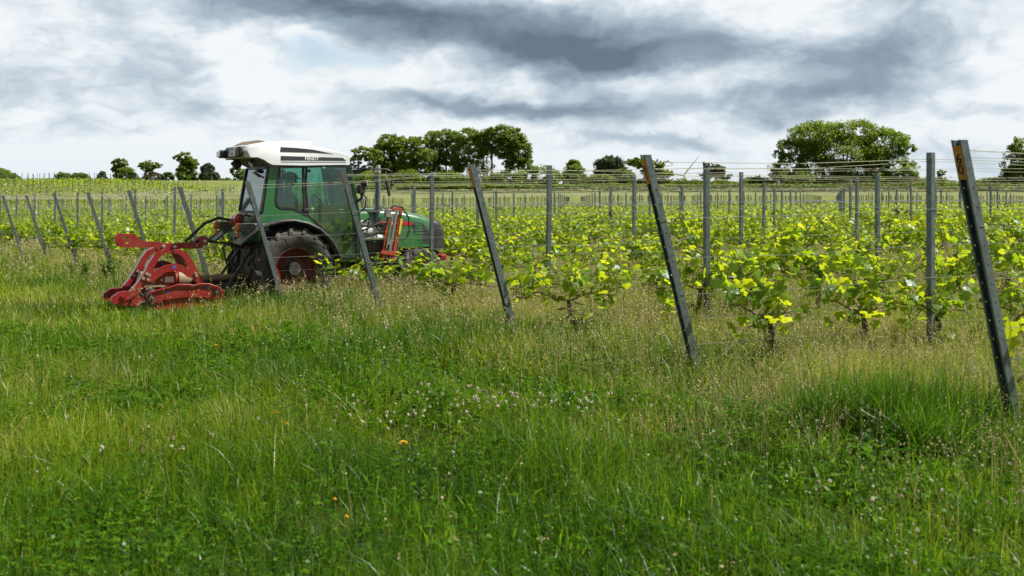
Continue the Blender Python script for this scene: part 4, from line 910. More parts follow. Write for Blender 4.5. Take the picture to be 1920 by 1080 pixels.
def top_strip(x0, x1, hw0, hw1, off):    # dark dusty panel lying on top of the bonnet
    vs = []; N = 12
    def zt_(x):
        for a, b_ in zip(secs, secs[1:]):
            if a[0] <= x <= b_[0]: return a[2] + (b_[2] - a[2]) * (x - a[0]) / (b_[0] - a[0])
        return secs[-1][2]
    for i in range(N + 1):
        x = x0 + (x1 - x0) * i / N; hw_ = hw0 + (hw1 - hw0) * i / N
        for u in (-1, -.6, 0, .6, 1): vs += [(x, hw_ * u, zt_(x) - .030 * abs(u) ** 2.5 + off), (x, hw_ * u, zt_(x) - .030 * abs(u) ** 2.5 - .04)]
    fs = []
    for i in range(N):
        for u in range(4): a = i * 10 + u * 2; fs.append((a, a + 2, a + 12, a + 10))
        for u in (0, 4): a = i * 10 + u * 2; fs.append((a, a + 1, a + 11, a + 10) if u else (a + 10, a + 11, a + 1, a))
    fs += [(0, 1, 3, 5, 7, 9, 8, 6, 4, 2), tuple(N * 10 + q_ for q_ in (2, 4, 6, 8, 9, 7, 5, 3, 1, 0))]
    return MB().add(vs, fs)
top_strip(1.82, 2.5, .15, .27, .012).build('bonnet_top_panel', M_HUMP, hood)
nose = loft(MB(), [hood_ring(2.44, .292, 1.29, .80), hood_ring(2.50, .29, 1.275, .79), hood_ring(2.59, .265, 1.23, .79), hood_ring(2.66, .22, 1.15, .80), hood_ring(2.68, .18, 1.06, .84)]).build('nose_grille', M_BLACK, trc, 50)
m_ = MB()
for y in (-.13, .13): m_.ball((2.655, y, 1.10), .055, 12, (.5, 1, .8))
m_.build('headlight', M_LENS, nose)
for s_ in (-1, 1):
    gl = [(2.01, 1.235), (2.22, 1.215), (2.33, 1.10), (2.375, 1.02), (2.375, .885), (2.15, .895), (2.07, 1.05)]
    m_ = MB(); y0 = s_ * .30; vs = []
    def yy(x): return s_ * (.332 - .045 * max(0, (x - 1.9)) / .6 * 1.25 + .006)
    vs = [(x, yy(x), z) for x, z in gl] + [(x, yy(x) - s_ * .03, z) for x, z in gl]; n = len(gl)
    m_.add(vs, [tuple(range(n)), tuple(range(n, 2 * n))[::-1]] + [(i, n + i, n + (i + 1) % n, (i + 1) % n) for i in range(n)])
    for i in range(7):
        z = .91 + i * .045; xa = 2.14 - (z - .895) * .45 + .02; xb = 2.36 - max(0, z - 1.02) * .75; m_.bar((xa, yy(xa) + s_ * .003, z), (xb, yy(xb) + s_ * .003, z), .006, .006)
    m_.build('side_grille', M_HUMP if False else M_DARK, hood)
    m_ = MB(); vs = [(1.46, s_ * .3385, 1.215), (2.0, s_ * .332, 1.185), (2.06, s_ * .328, 1.205), (1.98, s_ * .333, 1.245), (1.46, s_ * .3385, 1.27)]
    m_.add(vs + [(a, b_ - s_ * .01, c) for a, b_, c in vs], [(0, 1, 2, 3, 4), (9, 8, 7, 6, 5)] + [(i, 5 + i, 5 + (i + 1) % 5, (i + 1) % 5) for i in range(5)]); st = m_.build('hood_stripe', mat('stripe_red', (.50, .02, .03), .4), hood)
    Mx = Matrix(((-s_ * 1.0, 0, 0), (0, 0, s_), (0, 1, 0))).to_4x4(); Mx.translation = Vector((1.76, s_ * .3395, 1.222)); text_mesh('FENDT', .062, .0018, .0006, M_PLATE, 'lettering', st, Mx)
# light grey tank and hoses ahead of the cab, right side
m_ = MB(); m_.box((1.28, -.39, 1.13), (.34, .10, .10), None, .03); m_.cyl((1.12, -.42, 1.02), (1.5, -.42, 1.02), .04, 10); m_.box((1.22, -.38, 1.24), (.20, .06, .08), None, .02); m_.build('grey_tank', M_PLATE, trc)
# exhaust
m_ = MB(); m_.tube([(1.42, -.36, 1.20), (1.42, -.36, 1.5), (1.42, -.36, 2.02)], .040, 14); ex = m_.build('exhaust_pipe', M_STEEL, trc); m_ = MB(); m_.tube([(1.42, -.36, 2.0), (1.42, -.36, 2.06), (1.435, -.36, 2.12)], [.046, .044, .02], 14); m_.build('exhaust_cap', M_SILVER, ex)
# cab
CABG = [(-.335, 2.10), (-.20, 2.10), (-.235, 1.85), (-.262, 1.60), (-.245, 1.51), (-.19, 1.465), (.02, 1.455), (.13, 1.41), (.235, 1.345), (.36, 1.25), (.50, 1.12), (.60, .98), (.665, .84), (.69, .74), (.72, .70), (.62, .70), (.64, .80), (.56, .93), (.46, 1.06), (.33, 1.17), (.15, 1.26), (-.05, 1.305), (-.2, 1.30), (-.40, 1.26), (-.50, 1.22), (-.50, 1.36), (-.43, 1.42), (-.385, 1.72)]
FR1 = [(-.195, 2.095), (.185, 2.095), (.19, 1.75), (.222, 1.36), (.12, 1.415), (.01, 1.462), (-.18, 1.472), (-.238, 1.515), (-.258, 1.60), (-.23, 1.85)]
FR2 = [(.205, 2.09), (.86, 2.115), (.90, 1.9), (.965, 1.45), (1.03, .98), (1.045, .74), (.72, .73), (.68, .84), (.61, .985), (.51, 1.125), (.37, 1.255), (.235, 1.36), (.20, 1.75)]
def inset(poly, d_):
    n = len(poly); ar = sum(poly[i][0] * poly[(i + 1) % n][1] - poly[(i + 1) % n][0] * poly[i][1] for i in range(n)); sg = 1 if ar > 0 else -1; out = []
    for i in range(n):
        a, b_, c = Vector(poly[i - 1]), Vector(poly[i]), Vector(poly[(i + 1) % n]); e1 = (b_ - a).normalized(); e2 = (c - b_).normalized(); n1 = Vector((-e1.y, e1.x)) * sg; n2 = Vector((-e2.y, e2.x)) * sg; nn = (n1 + n2); k = d_ / max(.35, 1 + n1.dot(n2)); out.append(tuple(b_ + nn * k))
    return out
def ring_frame(mb, poly, d_, y0, y1):
    ins = inset(poly, d_); n = len(poly); vs = [(x, y0, z) for x, z in poly] + [(x, y0, z) for x, z in ins] + [(x, y1, z) for x, z in poly] + [(x, y1, z) for x, z in ins]; fs = []
    for i in range(n):
        j = (i + 1) % n; fs += [(i, j, n + j, n + i), (2 * n + i, 3 * n + i, 3 * n + j, 2 * n + j), (i, 2 * n + i, 2 * n + j, j), (n + i, n + j, 3 * n + j, 3 * n + i)]
    mb.add(vs, fs); return ins
import mathutils.geometry as mg
def poly_prism(mb, poly, y0, y1):    # concave-safe
    n = len(poly); tri = mg.tessellate_polygon([[Vector((x, z, 0)) for x, z in poly]])
    vs = [(x, y0, z) for x, z in poly] + [(x, y1, z) for x, z in poly]
    mb.add(vs, [tuple(t_) for t_ in tri] + [tuple(n + q_ for q_ in t_)[::-1] for t_ in tri] + [(i, n + i, n + (i + 1) % n, (i + 1) % n) for i in range(n)])
cabo = MB()
for s_ in (-1, 1): poly_prism(cabo, CABG, s_ * .505, s_ * .455)
cabo.box((.62, 0, .70), (.95, .90, .06)); cabo.box((-.47, 0, 1.20), (.06, .92, .40), None, .01); cabo.bar((.90, -.48, 2.08), (1.03, -.48, 1.4), .05, .05); cabo.bar((.90, .48, 2.08), (1.03, .48, 1.4), .05, .05); cabo.bar((1.03, -.48, 1.42), (1.09, -.48, .72), .05, .05); cabo.bar((1.03, .48, 1.42), (1.09, .48, .72), .05, .05)
cabo.box((1.04, 0, 1.08), (.05, .94, .68)); cab = cabo.build('cab', M_GREEN, trc, 30)
fr = MB()
for s_ in (-1, 1):
    ring_frame(fr, FR1, .030, s_ * .512, s_ * .47); ring_frame(fr, FR2, .022, s_ * .511, s_ * .475)
    fr.bar((-.345, s_ * .478, 2.06), (-.455, s_ * .478, 1.42), .030, .045); fr.box((.21, s_ * .518, 1.45), (.09, .02, .045), None, .005); fr.box((.235, s_ * .518, 2.02), (.07, .02, .04), None, .005)
fr.bar((-.34, -.46, 2.06), (-.34, .46, 2.06), .03, .04); fr.bar((-.455, -.46, 1.42), (-.455, .46, 1.42), .03, .04); fr.bar((.93, -.47, 2.09), (.93, .47, 2.09), .04, .05)
fr.build('window_frames', M_BLACK, cab, 30)
for s_ in (-1, 1):
    g_ = MB(); poly_prism(g_, inset(FR1, .026), s_ * .492, s_ * .487); g_.build('side_window', M_GLASS, cab, None)
    g_ = MB(); poly_prism(g_, inset(FR2, .019), s_ * .492, s_ * .487); g_.build('door_window', M_GLASS, cab, None)
g_ = MB(); g_.add([(-.347, -.455, 2.045), (-.347, .455, 2.045), (-.452, .455, 1.44), (-.452, -.455, 1.44), (-.343, -.455, 2.045), (-.343, .455, 2.045), (-.448, .455, 1.44), (-.448, -.455, 1.44)], [(0, 1, 2, 3), (7, 6, 5, 4), (0, 4, 5, 1), (2, 6, 7, 3)]); g_.build('rear_window', M_GLASS, cab, None)
g_ = MB(); g_.add([(.905, -.455, 2.06), (.905, .455, 2.06), (1.035, .455, 1.44), (1.035, -.455, 1.44), (.91, -.455, 2.06), (.91, .455, 2.06), (1.04, .455, 1.44), (1.04, -.455, 1.44)], [(0, 1, 2, 3), (7, 6, 5, 4), (0, 4, 5, 1), (2, 6, 7, 3)]); g_.build('windscreen', M_GLASS, cab, None)
m_ = MB(); m_.bar((-.37, .1, 2.0), (-.40, -.25, 1.93), .02, .02); m_.box((-.37, -.12, 2.02), (.06, .12, .05), None, .01); m_.bar((.93, -.535, 1.62), (.95, -.535, 1.45), .02, .03); m_.build('wiper', M_BLACK, cab)
# interior
m_ = MB(); m_.box((.02, 0, 1.14), (.44, .46, .13), None, .04); m_.bar((-.19, 0, 1.18), (-.24, 0, 1.66), .10, .42); m_.box((-.25, 0, 1.76), (.08, .24, .14), None, .03); m_.box((.0, 0, .95), (.3, .3, .3)); m_.build('driver_seat', M_BLACK, cab)
m_ = MB(); m_.box((.80, 0, 1.12), (.22, .55, .62), None, .05); m_.box((.78, .0, 1.46), (.18, .40, .10), None, .03); m_.bar((.72, 0, 1.40), (.62, 0, 1.50), .06, .06)
tv = []
for i in range(25): a = 2 * math.pi * i / 24; tv.append((.60 - .075 * math.sin(a), .17 * math.cos(a), 1.52 + .155 * math.sin(a)))
m_.tube(tv, .014, 6, False); m_.box((.25, -.34, 1.18), (.5, .12, .16), None, .03); m_.tube([(.40, -.35, 1.25), (.42, -.35, 1.40)], .015, 6); m_.box((.42, -.35, 1.43), (.05, .05, .08), None, .015)
m_.tube([(.30, .42, 1.96), (.32, .42, 1.55), (.42, .42, 1.42), (.80, .42, 1.40)], .014, 6); m_.build('dashboard', M_DARK, cab)
# roof
def roof_ring(y, t_):
    base_ = [(-.66, 2.20), (-.56, 2.205), (-.46, 2.17), (-.39, 2.125), (-.33, 2.10), (.10, 2.095), (.84, 2.115), (.885, 2.17), (.87, 2.265), (.70, 2.315), (.45, 2.37), (.15, 2.425), (-.10, 2.44), (-.35, 2.435), (-.55, 2.40), (-.655, 2.37), (-.70, 2.30)]
    out = []
    for (x, z) in base_:
        k = .80 + .20 * math.sqrt(max(0, 1 - t_ ** 5)); out.append((.1 + (x - .1) * (1 - .03 * t_ ** 6), y, 2.20 + (z - 2.20) * (k if z > 2.2 else 1)))
    return out
ysr = [-.585, -.575, -.55, -.50, -.40, -.25, 0, .25, .40, .50, .55, .575, .585]
rf = loft(MB(), [roof_ring(y, abs(y) / .585) for y in ysr]).build('roof', M_WHITE, trc, 40)
m_ = MB(); m_.box((.08, -.28, 2.43), (.5, .34, .03), None, .012); m_.box((.08, .28, 2.43), (.5, .34, .03), None, .012); m_.build('roof_panel', M_WHITE, rf)
m_ = MB(); loft(m_, [[(x, y * k, z) for (x, z) in ((-.62, 2.33), (-.61, 2.38), (-.54, 2.42), (-.46, 2.455), (-.40, 2.455), (-.33, 2.43), (-.33, 2.38))] for y, k in ((-.34, 1), (-.24, 1), (0, 1), (.24, 1), (.34, 1))]); m_.build('dusty_rear_cover', M_HUMP, rf, 40)
m_ = MB(); m_.prism([(-.645, 2.185), (-.56, 2.19), (-.46, 2.155), (-.39, 2.11), (-.33, 2.08), (-.05, 2.08), (-.05, 2.10), (-.33, 2.11), (-.46, 2.18), (-.56, 2.215), (-.645, 2.21)], -.54, .54); m_.build('roof_underside', M_HUMP, rf)
for s_ in (-1, 1):
    m_ = MB(); m_.prism([(-.21, 2.285), (.30, 2.283), (.60, 2.268), (.30, 2.325), (.05, 2.345), (-.20, 2.355)], s_ * .5880, s_ * .57); m_.prism([(-.20, 2.165), (.80, 2.172), (.745, 2.215), (-.20, 2.228)], s_ * .5882, s_ * .57); dc = m_.build('side_decals', M_DARK, rf)
    m_ = MB(); m_.prism([(-.20, 2.140), (.80, 2.148), (.80, 2.153), (-.20, 2.146)], s_ * .5882, s_ * .57); m_.build('pinstripe', M_DARK, rf)
    Mx = Matrix(((-s_ * 1.0, 0, 0), (0, 0, s_), (0, 1, 0))).to_4x4(); Mx.translation = Vector((.265, s_ * .5892, 2.195)); text_mesh('FENDT', .070, .0022, .0006, M_PLATE, 'lettering', dc, Mx)
# number plate, lights on the rear of the roof
m_ = MB(); m_.box((-.725, -.10, 2.285), (.06, .64, .15), None, .02); pb = m_.build('plate_housing', M_BLACK, rf)
m_ = MB(); m_.box((-.762, -.145, 2.285), (.012, .29, .125)); np_ = m_.build('number_plate', M_PLATE, pb); m_ = MB(); m_.box((-.7695, -.02, 2.31), (.004, .036, .07)); m_.build('blue_band', M_BLUE, pb)
for (s_, y, z, sz) in (('EW', -.15, 2.318, .052), ('142', -.15, 2.256, .052)):
    Mx = Matrix(((0, 0, -1), (-1, 0, 0), (0, 1, 0))).to_4x4(); Mx.translation = Vector((-.7690, y, z)); text_mesh(s_, sz, .0012, .0005, M_INK, 'lettering', np_, Mx)
m_ = MB(); m_.box((-.76, .29, 2.265), (.13, .22, .115), None, .025); ll = m_.build('tail_lamp', M_BLACK, rf); m_ = MB(); m_.box((-.83, .29, 2.265), (.012, .16, .08), None, .005); m_.build('lens', M_LENS, ll)
def work_light(c, dv, r_, parent=None, L=.10):
    c = Vector(c); dv = Vector(dv).normalized(); m2 = MB(); m2.tube([c, c + dv * L * .3, c + dv * L], [r_ * .55, r_ * .95, r_], 16); o = m2.build('work_light', M_BLACK, parent); m3 = MB(); m3.cyl(c + dv * (L - .004), c + dv * (L + .006), r_ * .86, 16); m3.build('lens', M_LENS, o); return o
work_light((-.56, .10, 2.16), (-.75, .25, -.62), .07, rf, .13); work_light((-.52, -.42, 2.15), (-.75, -.1, -.55), .055, rf, .08)
# front mirrors and lamps
for s_ in (-1, 1):
    m_ = MB(); m_.tube([(.88, s_ * .50, 2.07), (1.1, s_ * .60, 2.06), (1.40, s_ * .72, 2.05), (1.47, s_ * .73, 2.02), (1.475, s_ * .73, 1.83)], .011, 8); m_.add([(.88, s_ * .47, 2.05), (1.15, s_ * .60, 2.05), (.95, s_ * .50, 1.93), (.88, s_ * .44, 2.05), (1.15, s_ * .57, 2.05), (.95, s_ * .47, 1.93)], [(0, 1, 2), (5, 4, 3), (0, 3, 4, 1), (1, 4, 5, 2), (2, 5, 3, 0)]); m_.box((1.48, s_ * .73, 1.82), (.05, .04, .05), None, .01); ar_ = m_.build('mirror_arm', M_BLACK, trc)
    m_ = MB(); rot = Matrix.Rotation(R(-12), 3, 'Y') @ Matrix.Rotation(R(s_ * 25), 3, 'Z'); m_.box((1.40, s_ * .74, 1.79), (.045, .17, .29), rot, .02); m_.build('mirror', M_BLACK, ar_)
    m_ = MB(); m_.tube([(1.0, s_ * .5, 1.55), (1.07, s_ * .53, 1.62), (1.07, s_ * .53, 1.68)], .02, 8); m_.box((1.06, s_ * .53, 1.75), (.11, .12, .14), None, .02); m_.tube([(1.08, s_ * .53, 1.70), (1.14, s_ * .54, 1.62), (1.13, s_ * .53, 1.48), (1.05, s_ * .5, 1.40)], .012, 6); br_ = m_.build('lamp_bracket', M_BLACK, trc)
    work_light((1.06, s_ * .53, 1.84), (.8, s_ * .45, 0), .058, br_, .09)
# fenders
FP = [(.66, .72), (.645, .80), (.575, .94), (.475, 1.07), (.345, 1.185), (.16, 1.275), (-.05, 1.32), (-.2, 1.315), (-.40, 1.275), (-.55, 1.215), (-.72, 1.10), (-.84, 1.0)]
for s_ in (-1, 1):
    m_ = MB(); n = len(FP); vs = []
    for (x, z) in FP:
        nx, nz = -x * .03 / math.hypot(x, z - .6), -(z - .6) * .03 / math.hypot(x, z - .6)
        vs += [(x, s_ * .69, z), (x, s_ * .42, z), (x + nx, s_ * .42, z + nz), (x + nx, s_ * .69, z + nz)]
    m_.add(vs, [(i * 4 + k, i * 4 + (k + 1) % 4, (i + 1) * 4 + (k + 1) % 4, (i + 1) * 4 + k) for i in range(n - 1) for k in range(4)] + [(0, 1, 2, 3), (4 * n - 1, 4 * n - 2, 4 * n - 3, 4 * n - 4)]); fd = m_.build('rear_fender', M_FEND, trc, 40)
    m_ = MB(); m_.tube([(x, s_ * .70, z - .012) for x, z in FP], .026, 8); m_.build('rubber_edge', M_BLACK, fd)
    # lamp pod and amber lamps
    m_ = MB(); m_.prism([(-.80, 1.19), (-.78, 1.27), (-.45, 1.275), (-.45, 1.22), (-.68, 1.13)], s_ * .60, s_ * .40); m_.box((-.52, s_ * .61, 1.22), (.26, .03, .10), None, .01); pd = m_.build('lamp_pod', M_FEND, fd)
    m_ = MB(); m_.ball((-.80, s_ * .52, 1.215), .055, 12, (.7, .85, 1.15)); m_.box((-.795, s_ * .50, 1.115), (.04, .05, .07), None, .01); m_.build('indicator', M_LAMP, pd)
    m_ = MB(); m_.cyl((-.46, s_ * .624, 1.245), (-.46, s_ * .630, 1.245), .018, 10); m_.build('amber_reflector', M_LAMP, pd)
    m_ = MB(); m_.cyl((-.56, s_ * .624, 1.25), (-.56, s_ * .630, 1.25), .014, 8); m_.cyl((-.60, s_ * .624, 1.22), (-.60, s_ * .630, 1.22), .014, 8); m_.build('blue_cap', M_BLUE, pd)
# rear end clutter: body panel, hitch, top link, hoses
m_ = MB(); m_.box((-.56, 0, 1.08), (.26, .72, .18), None, .04); m_.build('rear_body_panel', M_GREEN, trc); m_ = MB(); m_.box((-.60, .12, 1.18), (.12, .20, .06), None, .02); m_.box((-.62, -.12, 1.15), (.10, .08, .10), None, .02); m_.build('coupler_block', M_YELLOW, trc)
m_ = MB()
for y in (-.30, .30): m_.bar((-.35, y * .8, .45), (-1.15, y * 1.1, .36), .05, .07); m_.bar((-.45, y * .8, .98), (-.85, y, .42), .035, .035); m_.bar((-.35, y * .8, .95), (-.60, y * .8, 1.02), .07, .07)
m_.box((-.42, 0, .72), (.22, .5, .5), None, .04); m_.bar((-.42, 0, .88), (-.78, 0, .97), .055, .055); m_.bar((-.78, 0, .97), (-1.10, 0, 1.02), .035, .035); m_.box((-.60, -.04, .95), (.12, .09, .06), None, .01); m_.tube([(-.72, 0, .98), (-.72, 0, 1.06)], .012, 6); m_.build('rear_hitch', M_CAST, trc)
m_ = MB()
m_.tube([(-.58, .05, 1.15), (-.70, .10, 1.30), (-.88, .12, 1.34), (-1.10, .08, 1.26), (-1.28, .03, 1.10), (-1.38, 0, 1.02)], .022, 8)
m_.tube([(-.55, -.1, 1.15), (-.72, -.12, 1.05), (-.66, -.15, .92), (-.50, -.15, 1.0)], .014, 6); m_.tube([(-.6, -.3, .95), (-.66, -.3, .7), (-.62, -.3, .45)], .012, 6); m_.tube([(-.60, .2, 1.1), (-.78, .24, .9), (-.72, .2, .6), (-.5, .2, .5)], .013, 6); m_.tube([(-.55, .1, 1.2), (-.62, .02, 1.32), (-.52, -.05, 1.40), (-.47, -.1, 1.30)], .010, 6)
m_.build('hydraulic_hoses', M_BLACK, trc)
m_ = MB(); m_.tube([(-.66, .14, 1.30), (-.66, .12, 1.30), (-.66, -.16, 1.33), (-.66, -.20, 1.33)], [.03, .072, .072, .03], 16); fx_ = m_.build('fire_extinguisher', M_EXT, trc)
m_ = MB(); m_.tube([(-.66, -.02, 1.315), (-.66, -.045, 1.318)], .075, 16); m_.tube([(-.66, -.20, 1.33), (-.66, -.25, 1.34)], [.02, .03], 8); m_.tube([(-.66, -.23, 1.36), (-.60, -.26, 1.38), (-.52, -.2, 1.36)], .01, 6); m_.build('strap_and_valve', M_BLACK, fx_)
# mid-mounted hydraulic mast
m_ = MB(); m_.bar((1.56, -.46, 1.42), (1.46, -.46, .72), .034, .04); m_.bar((1.76, -.46, 1.44), (1.62, -.46, .66), .042, .045); m_.bar((1.53, -.46, 1.44), (1.78, -.46, 1.45), .05, .05); m_.bar((1.42, -.46, .80), (1.68, -.46, .76), .06, .06); m_.bar((1.5, -.46, .74), (1.5, -.25, .68), .08, .08); mast = m_.build('hydraulic_mast', M_ORANGE, trc)
m_ = MB(); m_.cyl((1.68, -.47, 1.40), (1.56, -.47, .80), .026, 12); m_.cyl((1.62, -.49, 1.40), (1.50, -.49, .85), .012, 8); m_.tube([(1.57, -.46, .98), (1.55, -.46, .90)], .04, 12); m_.build('ram', M_SILVER, mast)
m_ = MB(); m_.box((1.52, -.50, 1.385), (.10, .08, .13), None, .01); m_.box((1.44, -.50, 1.43), (.06, .05, .04), None, .01); m_.build('valve_block', M_SILVER, mast)
m_ = MB(); m_.prism([(1.742, 1.30), (1.775, 1.30), (1.735, 1.06), (1.702, 1.06)], -.4935, -.489); m_.build('yellow_sticker', M_YELLOW, mast)
m_ = MB()
m_.tube([(1.55, -.5, 1.45), (1.62, -.52, 1.50), (1.75, -.52, 1.48), (1.87, -.5, 1.32), (1.89, -.5, 1.12), (1.84, -.5, 1.0), (1.76, -.5, .98)], .013, 8)
m_.tube([(1.50, -.5, 1.45), (1.38, -.5, 1.50), (1.25, -.5, 1.42), (1.20, -.5, 1.25), (1.17, -.48, 1.05)], .012, 8); m_.tube([(1.47, -.5, 1.42), (1.35, -.52, 1.48), (1.28, -.52, 1.40)], .010, 6)
m_.tube([(1.52, -.52, 1.30), (1.48, -.54, 1.20), (1.35, -.52, 1.10), (1.2, -.5, 1.05), (1.05, -.48, 1.06)], .017, 8); m_.tube([(1.50, -.52, 1.24), (1.38, -.53, 1.25), (1.22, -.52, 1.18), (1.08, -.5, 1.12)], .015, 8); m_.tube([(1.10, -.5, 1.26), (1.2, -.52, 1.30), (1.3, -.5, 1.22), (1.38, -.5, 1.12)], .014, 8)
m_.build('mast_hoses', M_BLACK, mast)
m_ = MB(); m_.bar((1.9, -.30, .62), (2.3, -.42, .60), .06, .06); m_.box((2.58, -.2, .66), (.12, .3, .10), None, .02); m_.build('front_bracket', M_RED, trc)

# the driver
def seated():
    o = None
    v = [(.05, 0, 1.24), (.05, 0, 1.42), (.09, 0, 1.60), (.115, 0, 1.72), (.135, 0, 1.80), (.150, 0, 1.885), (.155, 0, 1.93),      # 0..6 pelvis..crown
         (.09, -.17, 1.66), (.20, -.24, 1.44), (.40, -.20, 1.44), (.47, -.17, 1.46), (.09, .17, 1.66), (.20, .24, 1.44), (.42, .17, 1.50), (.50, .14, 1.54),   # 7..14 arms
         (.12, -.10, 1.22), (.48, -.12, 1.24), (.52, -.12, .84), (.62, -.12, .79), (.12, .10, 1.22), (.48, .12, 1.24), (.52, .12, .84), (.62, .12, .79)]
    e = [(0, 1), (1, 2), (2, 3), (3, 4), (4, 5), (5, 6), (2, 7), (7, 8), (8, 9), (9, 10), (2, 11), (11, 12), (12, 13), (13, 14), (0, 15), (15, 16), (16, 17), (17, 18), (0, 19), (19, 20), (20, 21), (21, 22)]
    r_ = [.13, .125, .15, .055, .07, .095, .07, .06, .046, .034, .028, .06, .046, .034, .028, .085, .065, .045, .035, .085, .065, .045, .035]
    return v, e, r_
v, e, r_ = seated()
per_ = skin('person', v, e, r_, M_SKIN); per_.location = TO; per_.rotation_euler = (0, 0, TR); tag(per_, 'person in dark cap and grey shirt sitting at the wheel inside the tractor cab', 'person')
keepi = [0, 1, 2, 3, 7, 8, 11, 12]; mp = {a: i for i, a in enumerate(keepi)}
skin('shirt', [v[i] for i in keepi], [(mp[a], mp[b_]) for a, b_ in e if a in mp and b_ in mp], [r_[i] * 1.10 + .006 if i != 3 else .062 for i in keepi], M_SHIRT, per_)
keepi = [0, 15, 16, 17, 19, 20, 21]; mp = {a: i for i, a in enumerate(keepi)}
skin('trousers', [v[i] for i in keepi], [(mp[a], mp[b_]) for a, b_ in e if a in mp and b_ in mp], [r_[i] * 1.12 + .008 for i in keepi], M_TROU, per_)
m_ = MB(); m_.ball((.15, 0, 1.935), .112, 16, (1, .9, .72)); m_.box((.255, 0, 1.915), (.11, .15, .014), Matrix.Rotation(R(10), 3, 'Y'), .006); m_.build('cap', M_CAP, per_)
m_ = MB(); m_.ball((.243, 0, 1.865), .018, 8, (1.1, .7, 1.3)); m_.ball((.150, -.092, 1.87), .022, 8, (.7, .4, 1.2)); m_.ball((.150, .092, 1.87), .022, 8, (.7, .4, 1.2)); m_.build('nose_and_ears', M_SKIN, per_)
m_ = MB(); m_.ball((.226, -.032, 1.888), .009, 8); m_.ball((.226, .032, 1.888), .009, 8); m_.box((.236, 0, 1.828), (.008, .04, .006)); m_.build('eyes_and_mouth', M_CAP, per_)
m_ = MB()
for s_, hx, hz_ in ((-1, .47, 1.46), (1, .50, 1.54)):
    for i in range(4): y = s_ * .17 - .03 + i * .02; m_.tube([(hx, y, hz_), (hx + .05, y, hz_ + .01), (hx + .085, y, hz_ - .01), (hx + .08, y, hz_ - .035)], [.010, .009, .008, .007], 6)
    m_.tube([(hx - .01, s_ * .17 - s_ * .04, hz_), (hx + .03, s_ * .17 - s_ * .06, hz_ + .01), (hx + .06, s_ * .17 - s_ * .05, hz_ + .005)], [.011, .010, .008], 6)
m_.build('fingers', M_SKIN, per_)

# ------------------------------------------------------------ red rear implement (same axes as the tractor)
imp = empty('mulching_implement', TO + Matrix.Rotation(TR, 3, 'Z') @ Vector((-1.7, 0, 0)), TR); tag(imp, 'red rotary implement with curved ribs hitched behind the tractor', 'farm implement')
IO = Vector((1.7, 0, 0))
def IB(mb, name, mt, parent=None, smooth=38):
    mb.v = [(x + 1.7, y, z) for x, y, z in mb.v]; return mb.build(name, mt, parent or imp, smooth)
def plate_holes(mb, poly, holes, y0, y1):
    mb2 = mb; n = len(poly); loops = [[Vector((x, z, 0)) for x, z in poly]] + [[Vector((x, z, 0)) for x, z in h] for h in holes]; tri = mg.tessellate_polygon(loops)
    flat = [p_ for l in loops for p_ in l]; N = len(flat); vs = [(p_.x, y0, p_.y) for p_ in flat] + [(p_.x, y1, p_.y) for p_ in flat]; fs = [tuple(t_) for t_ in tri] + [tuple(N + q_ for q_ in t_)[::-1] for t_ in tri]; b_ = 0
    for l in loops:
        m2 = len(l); fs += [(b_ + i, N + b_ + i, N + b_ + (i + 1) % m2, b_ + (i + 1) % m2) for i in range(m2)]; b_ += m2
    mb2.add(vs, fs)
# top bar: two parallel plates with slotted paddle ends
bar_poly = [(-2.33, 1.10), (-2.28, 1.155), (-2.08, 1.145), (-2.0, 1.06), (-1.93, 1.035), (-1.76, 1.03), (-1.72, 1.005), (-1.50, 1.0), (-1.46, 1.012), (-1.30, 1.0), (-1.22, 1.07), (-1.13, 1.095), (-1.065, 1.05), (-1.075, .99), (-1.13, .925), (-1.30, .915), (-1.46, .925), (-1.52, .90), (-1.62, .88), (-1.74, .90), (-1.80, .955), (-1.93, .955), (-2.22, .965), (-2.28, .985)]
def slot(cx_, cz_, w_, h_): return [(cx_ - w_, cz_ - h_), (cx_ - w_, cz_ + h_), (cx_ + w_, cz_ + h_), (cx_ + w_, cz_ - h_)]
m_ = MB()
for y in (-.05, .035): plate_holes(m_, bar_poly, [slot(-2.19, 1.095, .032, .016), slot(-2.17, 1.025, .030, .014), slot(-1.23, 1.02, .030, .014), slot(-1.22, .96, .026, .012)], y - .008, y + .008)
m_.bar((-2.26, -.05, 1.04), (-2.26, .035, 1.04), .03, .03); m_.box((-1.62, -.008, .96), (.16, .08, .08)); tb_ = IB(m_, 'top_bar', M_RED)
m_ = MB()
for (x, z) in ((-1.695, .965), (-1.545, .955), (-1.13, 1.02), (-1.135, .94)): m_.cyl((x, -.075, z), (x, -.058, z), .024, 10); m_.cyl((x, -.082, z), (x, -.074, z), .013, 6)
IB(m_, 'bolts', M_CHROME, tb_)
def rib(pts, y0, y1, name):
    """curved flat-bar rib, wide across y, following (x, z, width in the x-z plane)"""
    n = len(pts); vs = []
    for i, (x, z, w_) in enumerate(pts):
        a = Vector(pts[max(0, i - 1)][:2]); b_ = Vector(pts[min(n - 1, i + 1)][:2]); t_ = (b_ - a).normalized(); w_ *= 1.22; nx, nz = -t_.y * w_ / 2, t_.x * w_ / 2
        vs += [(x + nx, y0, z + nz), (x + nx, y1, z + nz), (x - nx, y1, z - nz), (x - nx, y0, z - nz)]
    m2 = MB().add(vs, [(i * 4 + k, i * 4 + (k + 1) % 4, (i + 1) * 4 + (k + 1) % 4, (i + 1) * 4 + k) for i in range(n - 1) for k in range(4)] + [(3, 2, 1, 0), (4 * n - 4, 4 * n - 3, 4 * n - 2, 4 * n - 1)]); return IB(m2, name, M_RED, None, 30)
